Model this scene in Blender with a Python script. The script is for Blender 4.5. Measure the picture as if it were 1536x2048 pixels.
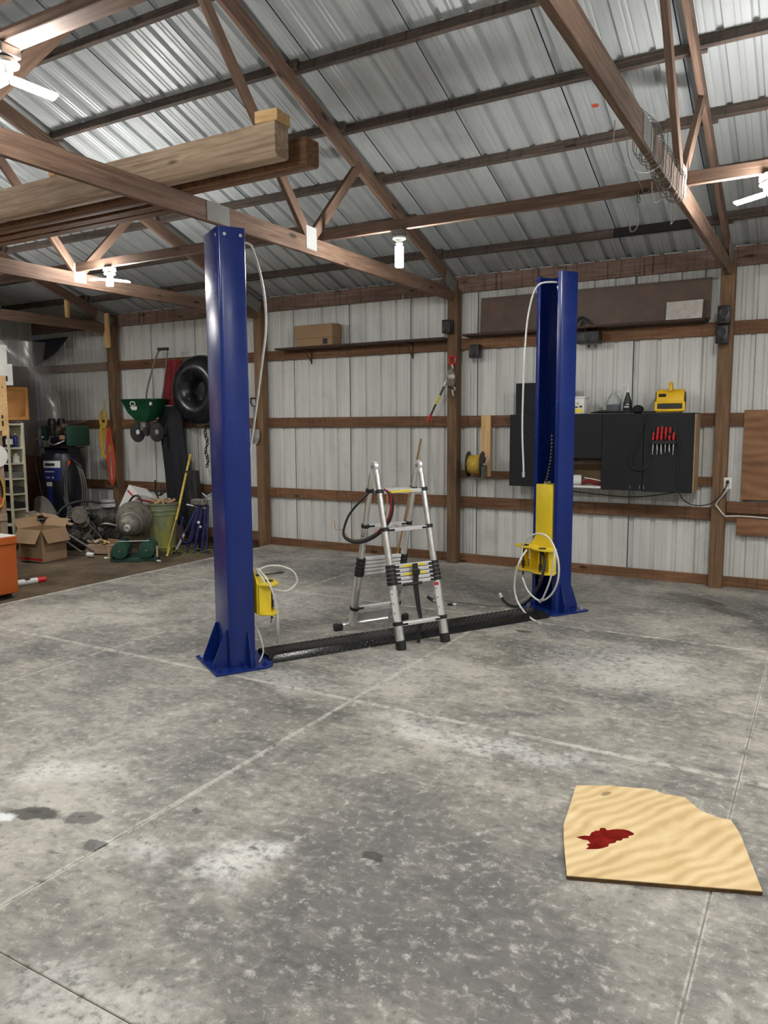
import bpy, bmesh, math, random
from mathutils import Vector, Matrix, Euler
random.seed(7)
sc = bpy.context.scene
for o in list(bpy.data.objects): bpy.data.objects.remove(o, do_unlink=True)
C = sc.collection
R = math.radians
# ---------------------------------------------------------------- camera
yaw, pitch, roll = R(30.0), R(6.587), R(0.315)
fw = Vector((-math.sin(yaw)*math.cos(pitch), math.cos(yaw)*math.cos(pitch), -math.sin(pitch)))
rt = Vector((math.cos(yaw), math.sin(yaw), 0)); dn = fw.cross(rt)
cx = rt*math.cos(roll)+dn*math.sin(roll); cy = -(dn*math.cos(roll)-rt*math.sin(roll)); cz = -fw
cam = bpy.data.cameras.new('camera'); co = bpy.data.objects.new('camera', cam); C.objects.link(co)
co.matrix_world = Matrix(((cx.x,cy.x,cz.x,0),(cx.y,cy.y,cz.y,0),(cx.z,cy.z,cz.z,1.72),(0,0,0,1)))
cam.sensor_fit = 'HORIZONTAL'; cam.sensor_width = 36; cam.lens = 36*1527/1536; cam.clip_start = .02
sc.camera = co
# ---------------------------------------------------------------- world and exposure (night outside, lamps inside)
w = bpy.data.worlds.new('world'); sc.world = w; w.use_nodes = True
w.node_tree.nodes['Background'].inputs[0].default_value = (.02,.025,.035,1)
w.node_tree.nodes['Background'].inputs[1].default_value = .3
vs = sc.view_settings; vs.view_transform = 'Standard'; vs.look = 'None'; vs.gamma = 1; vs.use_curve_mapping = False
vs.exposure = 1.5
cy_ = sc.cycles; cy_.max_bounces = 6; cy_.diffuse_bounces = 4; cy_.glossy_bounces = 3; cy_.transmission_bounces = 5; cy_.transparent_max_bounces = 6; cy_.caustics_reflective = False; cy_.caustics_refractive = False
LAMP = 125.0           # emission strength of the LED panels
# ---------------------------------------------------------------- materials
def S(r,g,b):
    f = lambda c: (c/255/12.92) if c/255 <= .04045 else ((c/255+.055)/1.055)**2.4
    return (f(r),f(g),f(b),1)
class NT:
    def __init__(s, name):
        s.m = bpy.data.materials.new(name); s.m.use_nodes = True
        s.t = s.m.node_tree; s.p = s.t.nodes['Principled BSDF']; s.tc = s.t.nodes.new('ShaderNodeTexCoord')
        s.obj = s.tc.outputs['Object']
    def n(s, ty, **k):
        x = s.t.nodes.new(ty)
        for a,b in k.items(): setattr(x,a,b)
        return x
    def put(s, sock, v):
        if hasattr(v,'is_output') or isinstance(v, bpy.types.NodeSocket): s.t.links.new(v, sock)
        elif v is not None: sock.default_value = v
    def map(s, v, scale=(1,1,1), loc=(0,0,0), rot=(0,0,0)):
        x = s.n('ShaderNodeMapping'); s.put(x.inputs[0], v); x.inputs['Scale'].default_value = scale
        x.inputs['Location'].default_value = loc; x.inputs['Rotation'].default_value = rot; return x.outputs[0]
    def noise(s, v, scale=5, detail=4, rough=.55, dist=0, col=False):
        x = s.n('ShaderNodeTexNoise'); s.put(x.inputs['Vector'], v); x.inputs['Scale'].default_value = scale
        x.inputs['Detail'].default_value = detail; x.inputs['Roughness'].default_value = rough; x.inputs['Distortion'].default_value = dist
        return x.outputs['Color' if col else 'Fac']
    def math(s, op, a, b=None, c=None, clamp=False):
        x = s.n('ShaderNodeMath', operation=op, use_clamp=clamp); s.put(x.inputs[0], a); s.put(x.inputs[1], b)
        if c is not None: s.put(x.inputs[2], c)
        return x.outputs[0]
    def vm(s, op, a, b=None):
        x = s.n('ShaderNodeVectorMath', operation=op); s.put(x.inputs[0], a); s.put(x.inputs[1], b)
        return x.outputs['Value'] if op in ('LENGTH','DISTANCE','DOT_PRODUCT') else x.outputs[0]
    def ramp(s, f, stops):
        x = s.n('ShaderNodeValToRGB'); s.put(x.inputs[0], f); e = x.color_ramp.elements
        while len(e) < len(stops): e.new(.5)
        for q,(pos,c) in zip(e, stops):
            q.position = pos; q.color = c if not isinstance(c,(int,float)) else (c,c,c,1)
        return x.outputs[0]
    def ss(s, v, a, b):
        x = s.n('ShaderNodeMapRange', interpolation_type='SMOOTHSTEP'); s.put(x.inputs[0], v)
        x.inputs[1].default_value = a; x.inputs[2].default_value = b; return x.outputs[0]
    def mix(s, f, a, b, mode='MIX'):
        x = s.n('ShaderNodeMix', data_type='RGBA', blend_type=mode); s.put(x.inputs[0], f); s.put(x.inputs[6], a); s.put(x.inputs[7], b)
        return x.outputs[2]
    def bump(s, h, st=.3, d=.01):
        x = s.n('ShaderNodeBump'); x.inputs['Strength'].default_value = st; x.inputs['Distance'].default_value = d
        s.put(x.inputs['Height'], h); s.put(s.p.inputs['Normal'], x.outputs[0])
    def fin(s, col, rough=.6, metal=0, spec=None, coat=0):
        s.put(s.p.inputs['Base Color'], col); s.put(s.p.inputs['Roughness'], rough); s.put(s.p.inputs['Metallic'], metal)
        if spec is not None: s.p.inputs['Specular IOR Level'].default_value = spec
        if coat: s.p.inputs['Coat Weight'].default_value = coat; s.p.inputs['Coat Roughness'].default_value = .08
        return s.m
    def rnd(s): return s.n('ShaderNodeObjectInfo').outputs['Random']
def plain(name, c, rough=.5, metal=0, var=.15, scale=8, bump=0, coat=0, spec=None):
    n = NT(name); f = n.noise(n.obj, scale, 3, .6)
    lo = tuple(x*(1-var) for x in c[:3])+(1,); hi = tuple(min(1,x*(1+var)) for x in c[:3])+(1,)
    if bump: n.bump(n.noise(n.obj, scale*6, 4), bump, .004)
    return n.fin(n.ramp(f,[(.3,lo),(.7,hi)]), n.ramp(f,[(.3,max(0,rough-.06)),(.7,min(1,rough+.06))]), metal, spec, coat)
def wood(name, dark, mid, lite, rough=.75, streak=0, var=.35, knots=True):
    n = NT(name); r = n.rnd()
    v = n.vm('ADD', n.obj, n.vm('MULTIPLY', n.n('ShaderNodeCombineXYZ').outputs[0], (0,0,0)))
    off = n.n('ShaderNodeCombineXYZ'); n.put(off.inputs[0], n.math('MULTIPLY', r, 37)); n.put(off.inputs[1], n.math('MULTIPLY', r, 19))
    v = n.vm('ADD', n.obj, off.outputs[0])
    g = n.noise(n.map(v,(1.1,22,22)), 2.2, 4, .62, .6)
    c = n.ramp(g, [(.28,dark),(.5,mid),(.74,lite)])
    big = n.noise(n.map(v,(1.2,4,4)), 1.4, 3)
    c = n.mix(n.ramp(big,[(.35,0.0),(.7,.55)]), c, dark)
    if knots:
        k = n.n('ShaderNodeTexVoronoi'); n.put(k.inputs['Vector'], n.map(v,(2.2,7,7))); k.inputs['Scale'].default_value = 1
        c = n.mix(n.ss(k.outputs['Distance'],.17,.07), c, tuple(x*.35 for x in dark[:3])+(1,))
    if streak:
        d = n.noise(n.map(v,(28,28,1.2)), 1, 4, .6)
        c = n.mix(n.math('MULTIPLY', n.ss(d,.52,.7), streak), c, tuple(x*.3 for x in dark[:3])+(1,))
    b = n.math('ADD', n.math('MULTIPLY', r, var), 1-var/2)
    hsv = n.n('ShaderNodeHueSaturation'); n.put(hsv.inputs['Color'], c); n.put(hsv.inputs['Value'], b)
    return n.fin(hsv.outputs[0], rough)
M = {}
def make_mats():
    M['wood'] = wood('old lumber', S(86,58,38), S(124,88,60), S(152,114,82), streak=.5)
    M['truss'] = wood('truss lumber', S(88,68,56), S(124,98,82), S(154,126,106), var=.2)
    M['purlin'] = wood('purlin lumber', S(56,48,44), S(82,70,62), S(116,98,84), streak=.6)
    M['post'] = wood('post lumber', S(88,66,44), S(120,92,66), S(146,116,86), knots=False)
    M['timber'] = wood('rough timber', S(130,108,88), S(176,152,128), S(202,180,156))
    M['header'] = wood('stained header', S(98,76,66), S(136,110,98), S(162,138,124), streak=.85)
    M['darkwood'] = wood('dark board', S(46,32,25), S(70,50,40), S(92,68,54), streak=.4)
    M['pine'] = wood('new pine', S(190,150,98), S(222,184,130), S(238,206,156), var=.1)
    M['oak'] = wood('oak veneer', S(168,112,58), S(196,140,82), S(212,160,100), rough=.4, var=.05, knots=False)
    M['broom'] = wood('broom handle', S(150,112,66), S(186,146,92), S(206,168,112), knots=False)
    M['blue'] = plain('blue lift paint', (.006,.023,.165,1), .24, 0, .1, 3, 0, 0, .45)
    M['yellow'] = plain('yellow lift paint', (.80,.60,.03,1), .33, 0, .08, 5)
    M['alu'] = plain('brushed aluminium', (.78,.78,.78,1), .3, .9, .06, 6)
    M['alurung'] = plain('satin aluminium rung', (.80,.80,.81,1), .4, .55, .05, 9)
    M['galv'] = plain('galvanised steel', (.62,.64,.66,1), .42, .75, .2, 30, .3)
    M['steel'] = plain('dull steel', (.33,.32,.31,1), .45, .8, .35, 25)
    M['cable'] = plain('white coated cable', (.72,.72,.68,1), .45, .1, .1, 20)
    M['wire'] = plain('grey wire', (.20,.19,.18,1), .55, .3, .2, 20)
    M['black'] = plain('black plastic', (.012,.012,.013,1), .42, 0, .2, 10)
    M['rubber'] = plain('black rubber', (.014,.014,.015,1), .55, 0, .25, 12)
    M['gloss'] = plain('inner tube rubber', (.010,.011,.015,1), .28, 0, .25, 6)
    M['cabinet'] = plain('charcoal painted board', (.012,.013,.016,1), .65, 0, .15, 4, 0, 0, .3)
    M['cloth'] = plain('navy black fabric', (.010,.011,.016,1), .85, 0, .3, 8, .4)
    M['red'] = plain('red fabric', S(124,30,34), .8, 0, .3, 9, .5)
    M['redp'] = plain('red plastic', S(196,34,36), .4)
    M['white'] = plain('white plastic', S(226,226,222), .45, 0, .05)
    M['cream'] = plain('cream enamel', S(196,192,170), .5, 0, .12, 6)
    M['orange'] = plain('orange enamel', S(180,88,32), .35, 0, .08, 3)
    M['orangecord'] = plain('orange cord', S(186,74,44), .6)
    M['greensp'] = plain('green plastic', S(18,70,44), .42, 0, .1)
    M['greenmt'] = plain('green machine paint', S(34,72,58), .5, 0, .3, 14)
    M['rope'] = plain('yellow cord', S(190,156,60), .75, 0, .2, 30)
    M['card'] = plain('cardboard', S(152,124,94), .85, 0, .08, 4)
    M['cardin'] = plain('cardboard inside', S(146,112,76), .9, 0, .08, 4)
    M['grease'] = plain('greasy metal', (.075,.070,.062,1), .45, .5, .6, 22, .5)
    M['castalu'] = plain('dirty cast aluminium', (.20,.18,.15,1), .55, .4, .4, 16, .4)
    M['fender'] = plain('dusty grey sheet metal', (.21,.20,.17,1), .5, .2, .25, 7)
    M['tank'] = plain('black tank paint', (.012,.014,.022,1), .32, 0, .2, 3)
    M['labelblue'] = plain('blue label', S(30,44,120), .5)
    M['brownmetal'] = plain('brown sheet metal', S(92,72,62), .55, 0, .25, 5)
    M['board'] = plain('grey white board', S(196,190,182), .6, 0, .2, 12)
    M['beige'] = plain('beige', S(176,146,110), .8)
    M['yellowpl'] = plain('yellow plastic', S(232,186,34), .42, 0, .1, 6)
    M['yellowpole'] = plain('yellow pole paint', S(216,192,90), .45)
    M['bluestand'] = plain('blue stand paint', S(34,40,92), .4)
    M['grass'] = plain('yellow green wire', S(120,124,60), .7)
    M['glass'] = None
    # dark reds and whites of flat print
    M['redink'] = plain('red print', S(190,40,44), .6)
    M['darkink'] = plain('dark print', S(30,30,34), .6)
    M['stickery'] = plain('yellow sticker', S(236,214,60), .5)
    M['greenink'] = plain('green print', S(120,170,60), .5)
    # clear things
    n = NT('clear plastic bottle'); n.p.inputs['Transmission Weight'].default_value = .9; n.fin((.9,.95,.97,1), .12); n.p.inputs['IOR'].default_value = 1.15; M['clear'] = n.m
    n = NT('blue liquid'); n.p.inputs['Transmission Weight'].default_value = .5; n.fin(S(150,185,220), .1); M['liquid'] = n.m
    n = NT('plastic film'); tr = n.n('ShaderNodeBsdfTransparent'); gl = n.n('ShaderNodeBsdfGlossy'); df = n.n('ShaderNodeBsdfDiffuse')
    gl.inputs['Roughness'].default_value = .18; df.inputs[0].default_value = (.5,.48,.46,1)
    m1 = n.n('ShaderNodeMixShader'); m1.inputs[0].default_value = .2; n.put(m1.inputs[1], tr.outputs[0]); n.put(m1.inputs[2], df.outputs[0])
    m2 = n.n('ShaderNodeMixShader'); m2.inputs[0].default_value = .10; n.put(m2.inputs[1], m1.outputs[0]); n.put(m2.inputs[2], gl.outputs[0])
    out = [x for x in n.t.nodes if x.type == 'OUTPUT_MATERIAL'][0]; n.t.links.new(m2.outputs[0], out.inputs[0]); M['film'] = n.m
    # LED panels
    n = NT('lit LED panel'); n.p.inputs['Emission Color'].default_value = (1,.985,.95,1); n.p.inputs['Emission Strength'].default_value = LAMP; n.fin((.9,.9,.9,1), .4); M['led'] = n.m
    # wall sheet: off-white paint, grimy vertical runs
    n = NT('white steel siding'); r = n.rnd(); off = n.n('ShaderNodeCombineXYZ'); n.put(off.inputs[0], n.math('MULTIPLY', r, 31)); v = n.vm('ADD', n.obj, off.outputs[0])
    a = n.noise(n.map(v,(5,5,.5)), 1.6, 4, .5); b = n.noise(v, 2.2, 5, .65); g = n.noise(n.map(v,(3,3,1)), 14, 5, .7)
    c = n.ramp(a,[(.25,S(198,198,194)),(.55,S(213,214,210)),(.8,S(222,223,220))])
    c = n.mix(n.math('MULTIPLY', n.ss(b,.52,.78), .34), c, S(138,137,131)); c = n.mix(n.math('MULTIPLY', n.ss(g,.62,.74), .35), c, S(108,104,96))
    M['siding'] = n.fin(c, n.ramp(b,[(.3,.38),(.7,.6)]))
    n = NT('galvalume roof sheet'); r = n.rnd(); off = n.n('ShaderNodeCombineXYZ'); n.put(off.inputs[0], n.math('MULTIPLY', r, 23)); v = n.vm('ADD', n.obj, off.outputs[0])
    a = n.noise(n.map(v,(5,.35,.35)), 1.3, 3, .5); b = n.noise(v, 1.1, 4, .6)
    c = n.ramp(a,[(.25,S(160,164,166)),(.55,S(176,180,181)),(.85,S(190,193,194))]); c = n.mix(n.math('MULTIPLY', n.ss(b,.48,.75), .5), c, S(120,122,124))
    M['roof'] = n.fin(c, n.ramp(b,[(.3,.3),(.7,.5)]), .12)
    # concrete with dust, tyre grey, oil spots and pale joints (all marks that belong to the slab)
    n = NT('old concrete'); P = n.obj; sp = n.n('ShaderNodeSeparateXYZ'); n.put(sp.inputs[0], P); X,Y = sp.outputs[0], sp.outputs[1]
    wob = n.vm('MULTIPLY', n.vm('SUBTRACT', n.noise(P, 2.2, 3, .6, 0, True), (.5,.5,.5)), (.7,.7,0)); Q = n.vm('ADD', P, wob)
    wob2 = n.vm('MULTIPLY', n.vm('SUBTRACT', n.noise(P, 9, 3, .6, 0, True), (.5,.5,.5)), (.10,.10,0)); Q2 = n.vm('ADD', P, wob2)
    big = n.noise(P, .75, 4, .62, .4); med = n.noise(P, 3.0, 5, .68, .5); fine = n.noise(P, 26, 4, .72); mic = n.noise(P, 95, 3, .6)
    swirl = n.noise(n.map(P,(1,2.6,1),(0,0,0),(0,0,R(-35))), 7, 4, .7, .8)
    f = n.math('ADD', n.math('ADD', n.math('MULTIPLY', big, .5), n.math('MULTIPLY', med, .3)), n.math('MULTIPLY', swirl, .2))
    c = n.ramp(f,[(.38,S(88,88,87)),(.455,S(124,122,117)),(.52,S(154,150,141)),(.60,S(186,182,171))])
    mot = n.noise(P, 13, 6, .78, .3)
    vz = n.n('ShaderNodeTexVoronoi'); n.put(vz.inputs['Vector'], P); vz.inputs['Scale'].default_value = 42
    def ell(vec,x,y,rx,ry,a,b,rot=0):
        d = n.vm('SUBTRACT', vec, (x,y,0))
        if rot: d = n.map(d,(1,1,1),(0,0,0),(0,0,-R(rot)))
        d = n.vm('MULTIPLY', d, (1/rx,1/ry,0))
        return n.ss(n.vm('LENGTH', d), b, a)
    for x,y,rx,ry,k,rot in [(-1.5,2.6,.6,.85,.62,30),(-.95,2.25,.6,.6,.6,0),(-2.05,1.55,.35,.3,.45,0),(-1.2,3.75,.5,.5,.4,0),(-2.7,3.5,.35,.25,.3,0),(-4.0,4.4,.6,.5,.3,0),(-.4,2.2,.4,.7,.4,0),(-3.3,7.6,2.4,.9,.55,0),(-.8,7.7,.7,.6,.6,-30),(-3.6,6.7,1.0,.9,.3,0),(-2.9,2.8,.5,.25,.3,0),(-1.4,1.7,.35,.3,.3,0)]:
        m = n.math('MULTIPLY', ell(Q,x,y,rx,ry,.35,1.1,rot), n.math('MULTIPLY', n.ss(med,.30,.6), k)); c = n.mix(m, c, S(74,75,77))
    for x,y,rx,ry,k,rot in [(-1.93,2.16,.20,.16,.85,30),(-3.25,2.32,.35,.16,.7,20),(-3.1,3.98,.45,.22,.5,0),(-1.6,3.72,.9,.13,.6,-2),(-1.82,1.4,.4,.2,.5,0),(-2.35,2.05,.2,.12,.5,0),(-4.6,5.8,.8,.7,.4,0),(-1.2,5.4,.8,.6,.35,0),(-3.4,1.95,.3,.12,.55,10),(-2.6,4.6,.5,.5,.25,0)]:
        m = n.math('MULTIPLY', ell(Q,x,y,rx,ry,.25,1.15,rot), n.math('MULTIPLY', n.ss(fine,.25,.62), k)); c = n.mix(m, c, S(226,226,222))
    # pale dust along the joints
    jm = None
    for ax,pos,hw in [(X,-4.72,.016),(X,-2.49,.022),(X,-.28,.014),(X,1.93,.014),(Y,1.385,.010),(Y,3.9,.034),(Y,6.27,.016),(X,-6.84,.035)]:
        d = n.math('ABSOLUTE', n.math('SUBTRACT', ax, pos)); m = n.ss(d, hw, hw*.2); jm = m if jm is None else n.math('MAXIMUM', jm, m)
    c = n.mix(n.math('MULTIPLY', jm, n.math('MULTIPLY', n.ss(mot,.30,.60), .72)), c, S(220,217,208))
    # mottling and speckle
    c = n.mix(n.math('MULTIPLY', n.ss(mot,.52,.68), .55), c, S(206,203,194)); c = n.mix(n.math('MULTIPLY', n.ss(mot,.48,.32), .6), c, S(84,84,82))
    c = n.mix(n.math('MULTIPLY', n.ss(fine,.56,.68), .4), c, S(214,212,204)); c = n.mix(n.math('MULTIPLY', n.ss(fine,.44,.30), .5), c, S(82,81,79))
    c = n.mix(n.math('MULTIPLY', n.math('MULTIPLY', n.ss(vz.outputs['Distance'],.2,.1), n.ss(n.noise(P,5,3,.6),.5,.65)), .5), c, S(206,204,198))
    c = n.mix(n.math('MULTIPLY', n.ss(mic,.62,.72), .4), c, S(58,57,55))
    # oil and water spots
    wet = None
    for x,y,rx,ry,k,rot in [(-2.99,2.01,.15,.055,.9,25),(-2.76,2.09,.10,.06,.75,20),(-2.53,1.97,.068,.052,.92,20),(-1.48,2.46,.05,.04,.85,0),(-2.36,2.4,.025,.015,.7,0),(-2.08,5.94,.07,.035,.75,0),(-1.66,5.98,.035,.02,.7,0),(-1.9,5.48,.04,.016,.7,0),(-2.05,5.55,.025,.012,.7,0),(-1.02,7.85,.42,.14,.55,-35),(-.68,7.45,.22,.10,.5,-35),(-3.02,1.86,.03,.025,.4,0),(-2.62,1.86,.03,.012,.6,20)]:
        m = n.math('MULTIPLY', ell(Q2,x,y,rx,ry,.75,1.05,rot), k); c = n.mix(m, c, S(50,48,42)); wet = m if wet is None else n.math('MAXIMUM', wet, m)
    for x,y,rx,ry in [(-2.99,2.02,.05,.016),(-2.77,2.09,.018,.01),(-2.53,1.97,.02,.02)]:
        c = n.mix(n.math('MULTIPLY', ell(Q2,x,y,rx,ry,.6,1.1,25), .8), c, S(26,26,26))
    c = n.mix(n.math('MULTIPLY', ell(Q2,-3.07,1.93,.06,.045,.5,1.1), .9), c, S(240,242,242))
    n.bump(n.noise(P, 30, 2, .6), .12, .006)
    rough = n.math('SUBTRACT', n.ramp(med,[(.3,.62),(.7,.42)]), n.math('MULTIPLY', wet, .2))
    M['concrete'] = n.fin(c, rough)
    M['joint'] = plain('joint dust', S(150,146,140), .9, 0, .3, 12)
    n = NT('dirt floor'); a = n.noise(n.obj, 2, 7, .65, .3); b = n.noise(n.obj, 22, 6, .7)
    c = n.ramp(a,[(.3,S(62,52,40)),(.5,S(92,78,60)),(.72,S(118,102,80))]); c = n.mix(n.math('MULTIPLY', n.ss(b,.55,.7), .5), c, S(48,40,32)); n.bump(b, .8, .02); M['dirt'] = n.fin(c, .95)
    # plywoods
    def ply(name, a, b, c3, rot, sc_=1.0, band=.5):
        n = NT(name); v = n.map(n.obj,(1,1,1),(0,0,0),(0,0,rot)); d = n.noise(n.map(v,(.9*sc_,2.2*sc_,1)), 2.4, 3, .5, .8)
        wv = n.n('ShaderNodeTexWave', wave_type='BANDS', bands_direction='Y'); n.put(wv.inputs['Vector'], n.map(v,(1,1,1))); wv.inputs['Scale'].default_value = 2.6*sc_
        wv.inputs['Distortion'].default_value = 14; wv.inputs['Detail'].default_value = 2.5; wv.inputs['Detail Scale'].default_value = .35
        f = n.math('ADD', n.math('MULTIPLY', wv.outputs['Fac'], band), n.math('MULTIPLY', d, 1-band)); fi = n.noise(n.map(v,(3,60,60)), 3, 4, .6)
        col = n.ramp(f,[(.25,a),(.5,b),(.8,c3)]); col = n.mix(n.math('MULTIPLY', n.ss(fi,.5,.75), .35), col, a)
        k = n.n('ShaderNodeTexVoronoi'); n.put(k.inputs['Vector'], n.map(v,(1.6*sc_,3.4*sc_,3.4*sc_))); k.inputs['Scale'].default_value = 1
        col = n.mix(n.math('MULTIPLY', n.ss(k.outputs['Distance'],.13,.06), .75), col, tuple(x*.3 for x in a[:3])+(1,))
        return n.fin(col, .7)
    M['ply'] = ply('fresh plywood', S(200,168,116), S(220,192,142), S(234,212,168), R(-62), 2.0, .28)
    M['plyold'] = ply('aged plywood', S(112,76,50), S(138,98,68), S(158,116,82), 0, 1.2, .22)
    M['plydark'] = ply('dark plywood', S(74,50,34), S(92,64,44), S(108,78,54), 0, .8, .2)
    M['plyedge'] = plain('plywood edge', S(96,72,42), .85, 0, .4, 40)
    M['spill'] = plain('red fluid', S(120,20,14), .18, 0, .35, 14)
    # diamond plate
    n = NT('black diamond plate'); n.bump(n.noise(n.obj, 60, 3), .15, .002); M['diamond'] = n.fin((.011,.011,.012,1), .22)
    n = NT('dented barrel paint'); a = n.noise(n.map(n.obj,(2,2,1)), 2.4, 4, .6); c = n.ramp(a,[(.34,S(108,118,110)),(.5,S(128,132,96)),(.66,S(158,158,70))]); M['barrel'] = n.fin(c, .45)
    n = NT('sooty purlin'); M['soot'] = n.fin((.012,.011,.011,1), .9)
make_mats()
# ---------------------------------------------------------------- mesh builder
class B:
    def __init__(s): s.v = []; s.f = []
    def add(s, vs, fs, mt=None):
        k = len(s.v); s.v += [tuple(mt @ Vector(v)) if mt else tuple(v) for v in vs]; s.f += [tuple(i+k for i in f) for f in fs]; return s
    def box(s, c, d, rot=None):
        x,y,z = d[0]/2,d[1]/2,d[2]/2
        vs = [(a,b,e) for a in (-x,x) for b in (-y,y) for e in (-z,z)]
        fs = [(0,1,3,2),(4,6,7,5),(0,4,5,1),(2,3,7,6),(0,2,6,4),(1,5,7,3)]
        m = Matrix.Translation(c)
        if rot is not None: m = m @ Euler(rot).to_matrix().to_4x4()
        return s.add(vs, fs, m)
    def bb(s, a, b): return s.box([(p+q)/2 for p,q in zip(a,b)], [abs(q-p) for p,q in zip(a,b)])
    def frame(s, p, d, up=(0,0,1)):
        d = Vector(d).normalized(); u = Vector(up)
        if abs(d.dot(u)) > .98: u = Vector((1,0,0))
        x = u.cross(d).normalized(); y = d.cross(x); return x,y,d
    def cyl(s, p0, p1, r0, r1=None, n=14, cap=True):
        r1 = r0 if r1 is None else r1; p0 = Vector(p0); p1 = Vector(p1); x,y,d = s.frame(p0, p1-p0)
        vs = []
        for p,r in ((p0,r0),(p1,r1)):
            vs += [p+(x*math.cos(2*math.pi*i/n)+y*math.sin(2*math.pi*i/n))*r for i in range(n)]
        fs = [(i,(i+1)%n,n+(i+1)%n,n+i) for i in range(n)]
        if cap: fs += [tuple(range(n))[::-1], tuple(range(n,2*n))]
        return s.add(vs, fs)
    def lathe(s, prof, o=(0,0,0), axis=(0,0,1), n=24, cap=True):
        o = Vector(o); x,y,d = s.frame(o, axis); vs = []
        for r,h in prof: vs += [o+d*h+(x*math.cos(2*math.pi*i/n)+y*math.sin(2*math.pi*i/n))*max(r,1e-4) for i in range(n)]
        fs = [(k*n+i,k*n+(i+1)%n,(k+1)*n+(i+1)%n,(k+1)*n+i) for k in range(len(prof)-1) for i in range(n)]
        if cap: fs += [tuple(range(n))[::-1], tuple(range((len(prof)-1)*n,len(prof)*n))]
        return s.add(vs, fs)
    def tube(s, pts, r, n=8, sub=6, closed=False, rr=None):
        P = [Vector(p) for p in pts]
        if sub > 1 and len(P) > 2:
            Q = []; m = len(P); rng = range(m if closed else m-1)
            for i in rng:
                a = P[(i-1)%m] if closed or i > 0 else P[0]*2-P[1]
                b,c = P[i],P[(i+1)%m]; e = P[(i+2)%m] if closed or i+2 < m else P[-1]*2-P[-2]
                for k in range(sub):
                    t = k/sub; Q.append(.5*((2*b)+(c-a)*t+(2*a-5*b+4*c-e)*t*t+(3*b-a-3*c+e)*t**3))
            if not closed: Q.append(P[-1])
            P = Q
        m = len(P); vs = []; x = None
        for i,p in enumerate(P):
            d = (P[(i+1)%m]-P[i-1]) if closed else (P[min(i+1,m-1)]-P[max(i-1,0)])
            d = d.normalized() if d.length > 1e-9 else Vector((0,0,1))
            if x is None: x,_,_ = s.frame(p,d)
            x = (x-d*x.dot(d)); x = x.normalized() if x.length > 1e-6 else s.frame(p,d)[0]; y = d.cross(x)
            q = r if rr is None else r*rr(i/(m-1))
            vs += [p+(x*math.cos(2*math.pi*k/n)+y*math.sin(2*math.pi*k/n))*q for k in range(n)]
        L = m if closed else m-1
        fs = [(i*n+k,i*n+(k+1)%n,((i+1)%m)*n+(k+1)%n,((i+1)%m)*n+k) for i in range(L) for k in range(n)]
        if not closed: fs += [tuple(range(n))[::-1], tuple(range((m-1)*n,m*n))]
        return s.add(vs, fs)
    def prism(s, poly, a, b, mt=None):
        n = len(poly); vs = [(x,y,a) for x,y in poly]+[(x,y,b) for x,y in poly]
        fs = [tuple(range(n))[::-1], tuple(range(n,2*n))]+[(i,(i+1)%n,n+(i+1)%n,n+i) for i in range(n)]
        return s.add(vs, fs, mt)
    def ball(s, c, r, n=14, m=8):
        r = (r,r,r) if isinstance(r,(int,float)) else r; vs = []
        for j in range(1,m):
            th = math.pi*j/m
            vs += [(c[0]+r[0]*math.sin(th)*math.cos(2*math.pi*i/n), c[1]+r[1]*math.sin(th)*math.sin(2*math.pi*i/n), c[2]+r[2]*math.cos(th)) for i in range(n)]
        k = len(vs); vs += [(c[0],c[1],c[2]+r[2]),(c[0],c[1],c[2]-r[2])]
        fs = [(j*n+i,j*n+(i+1)%n,(j+1)*n+(i+1)%n,(j+1)*n+i) for j in range(m-2) for i in range(n)]
        fs += [(k,(i+1)%n,i) for i in range(n)]+[(k+1,(m-2)*n+i,(m-2)*n+(i+1)%n) for i in range(n)]
        return s.add(vs, fs)
    def grid(s, fn, nu, nv, thick=0):
        vs = [fn(i/nu,j/nv) for i in range(nu+1) for j in range(nv+1)]
        fs = [(i*(nv+1)+j,(i+1)*(nv+1)+j,(i+1)*(nv+1)+j+1,i*(nv+1)+j+1) for i in range(nu) for j in range(nv)]
        return s.add(vs, fs)
FLAT = Matrix(((1,0,0,0),(0,0,-1,0),(0,1,0,0),(0,0,0,1)))   # polygon (x,y) -> upright (x,z), extruded along -y
def link(o, parent=None):
    C.objects.link(o)
    if parent: o.parent = parent
    return o
def part(b, name, mat, parent=None, bevel=0, seg=1, world=False, ang=.6, solid=0, label=None):
    vs = b.v
    if world and parent:
        p = parent
        while p.parent: p = p.parent
        inv = p.matrix_basis.inverted(); vs = [tuple(inv @ Vector(v)) for v in vs]
    me = bpy.data.meshes.new(name); me.from_pydata(vs, [], b.f); bm = bmesh.new(); bm.from_mesh(me)
    if solid:
        bmesh.ops.solidify(bm, geom=bm.faces[:], thickness=solid)
    bmesh.ops.recalc_face_normals(bm, faces=bm.faces)
    if bevel: bmesh.ops.bevel(bm, geom=[e for e in bm.edges if len(e.link_faces)==2 and e.calc_face_angle(0) > .5], offset=bevel, segments=seg, affect='EDGES', profile=.5, clamp_overlap=True)
    for f in bm.faces: f.smooth = True
    for e in bm.edges:
        if len(e.link_faces) == 2 and e.calc_face_angle(0) > ang: e.smooth = False
    bm.to_mesh(me); bm.free(); me.materials.append(M[mat] if isinstance(mat,str) else mat)
    o = link(bpy.data.objects.new(name, me), parent)
    if label: o['label'] = label
    return o
def tag(o, label, cat, group=None):
    o['label'] = label; o['category'] = cat
    if group: o['group'] = group
    return o
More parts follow.
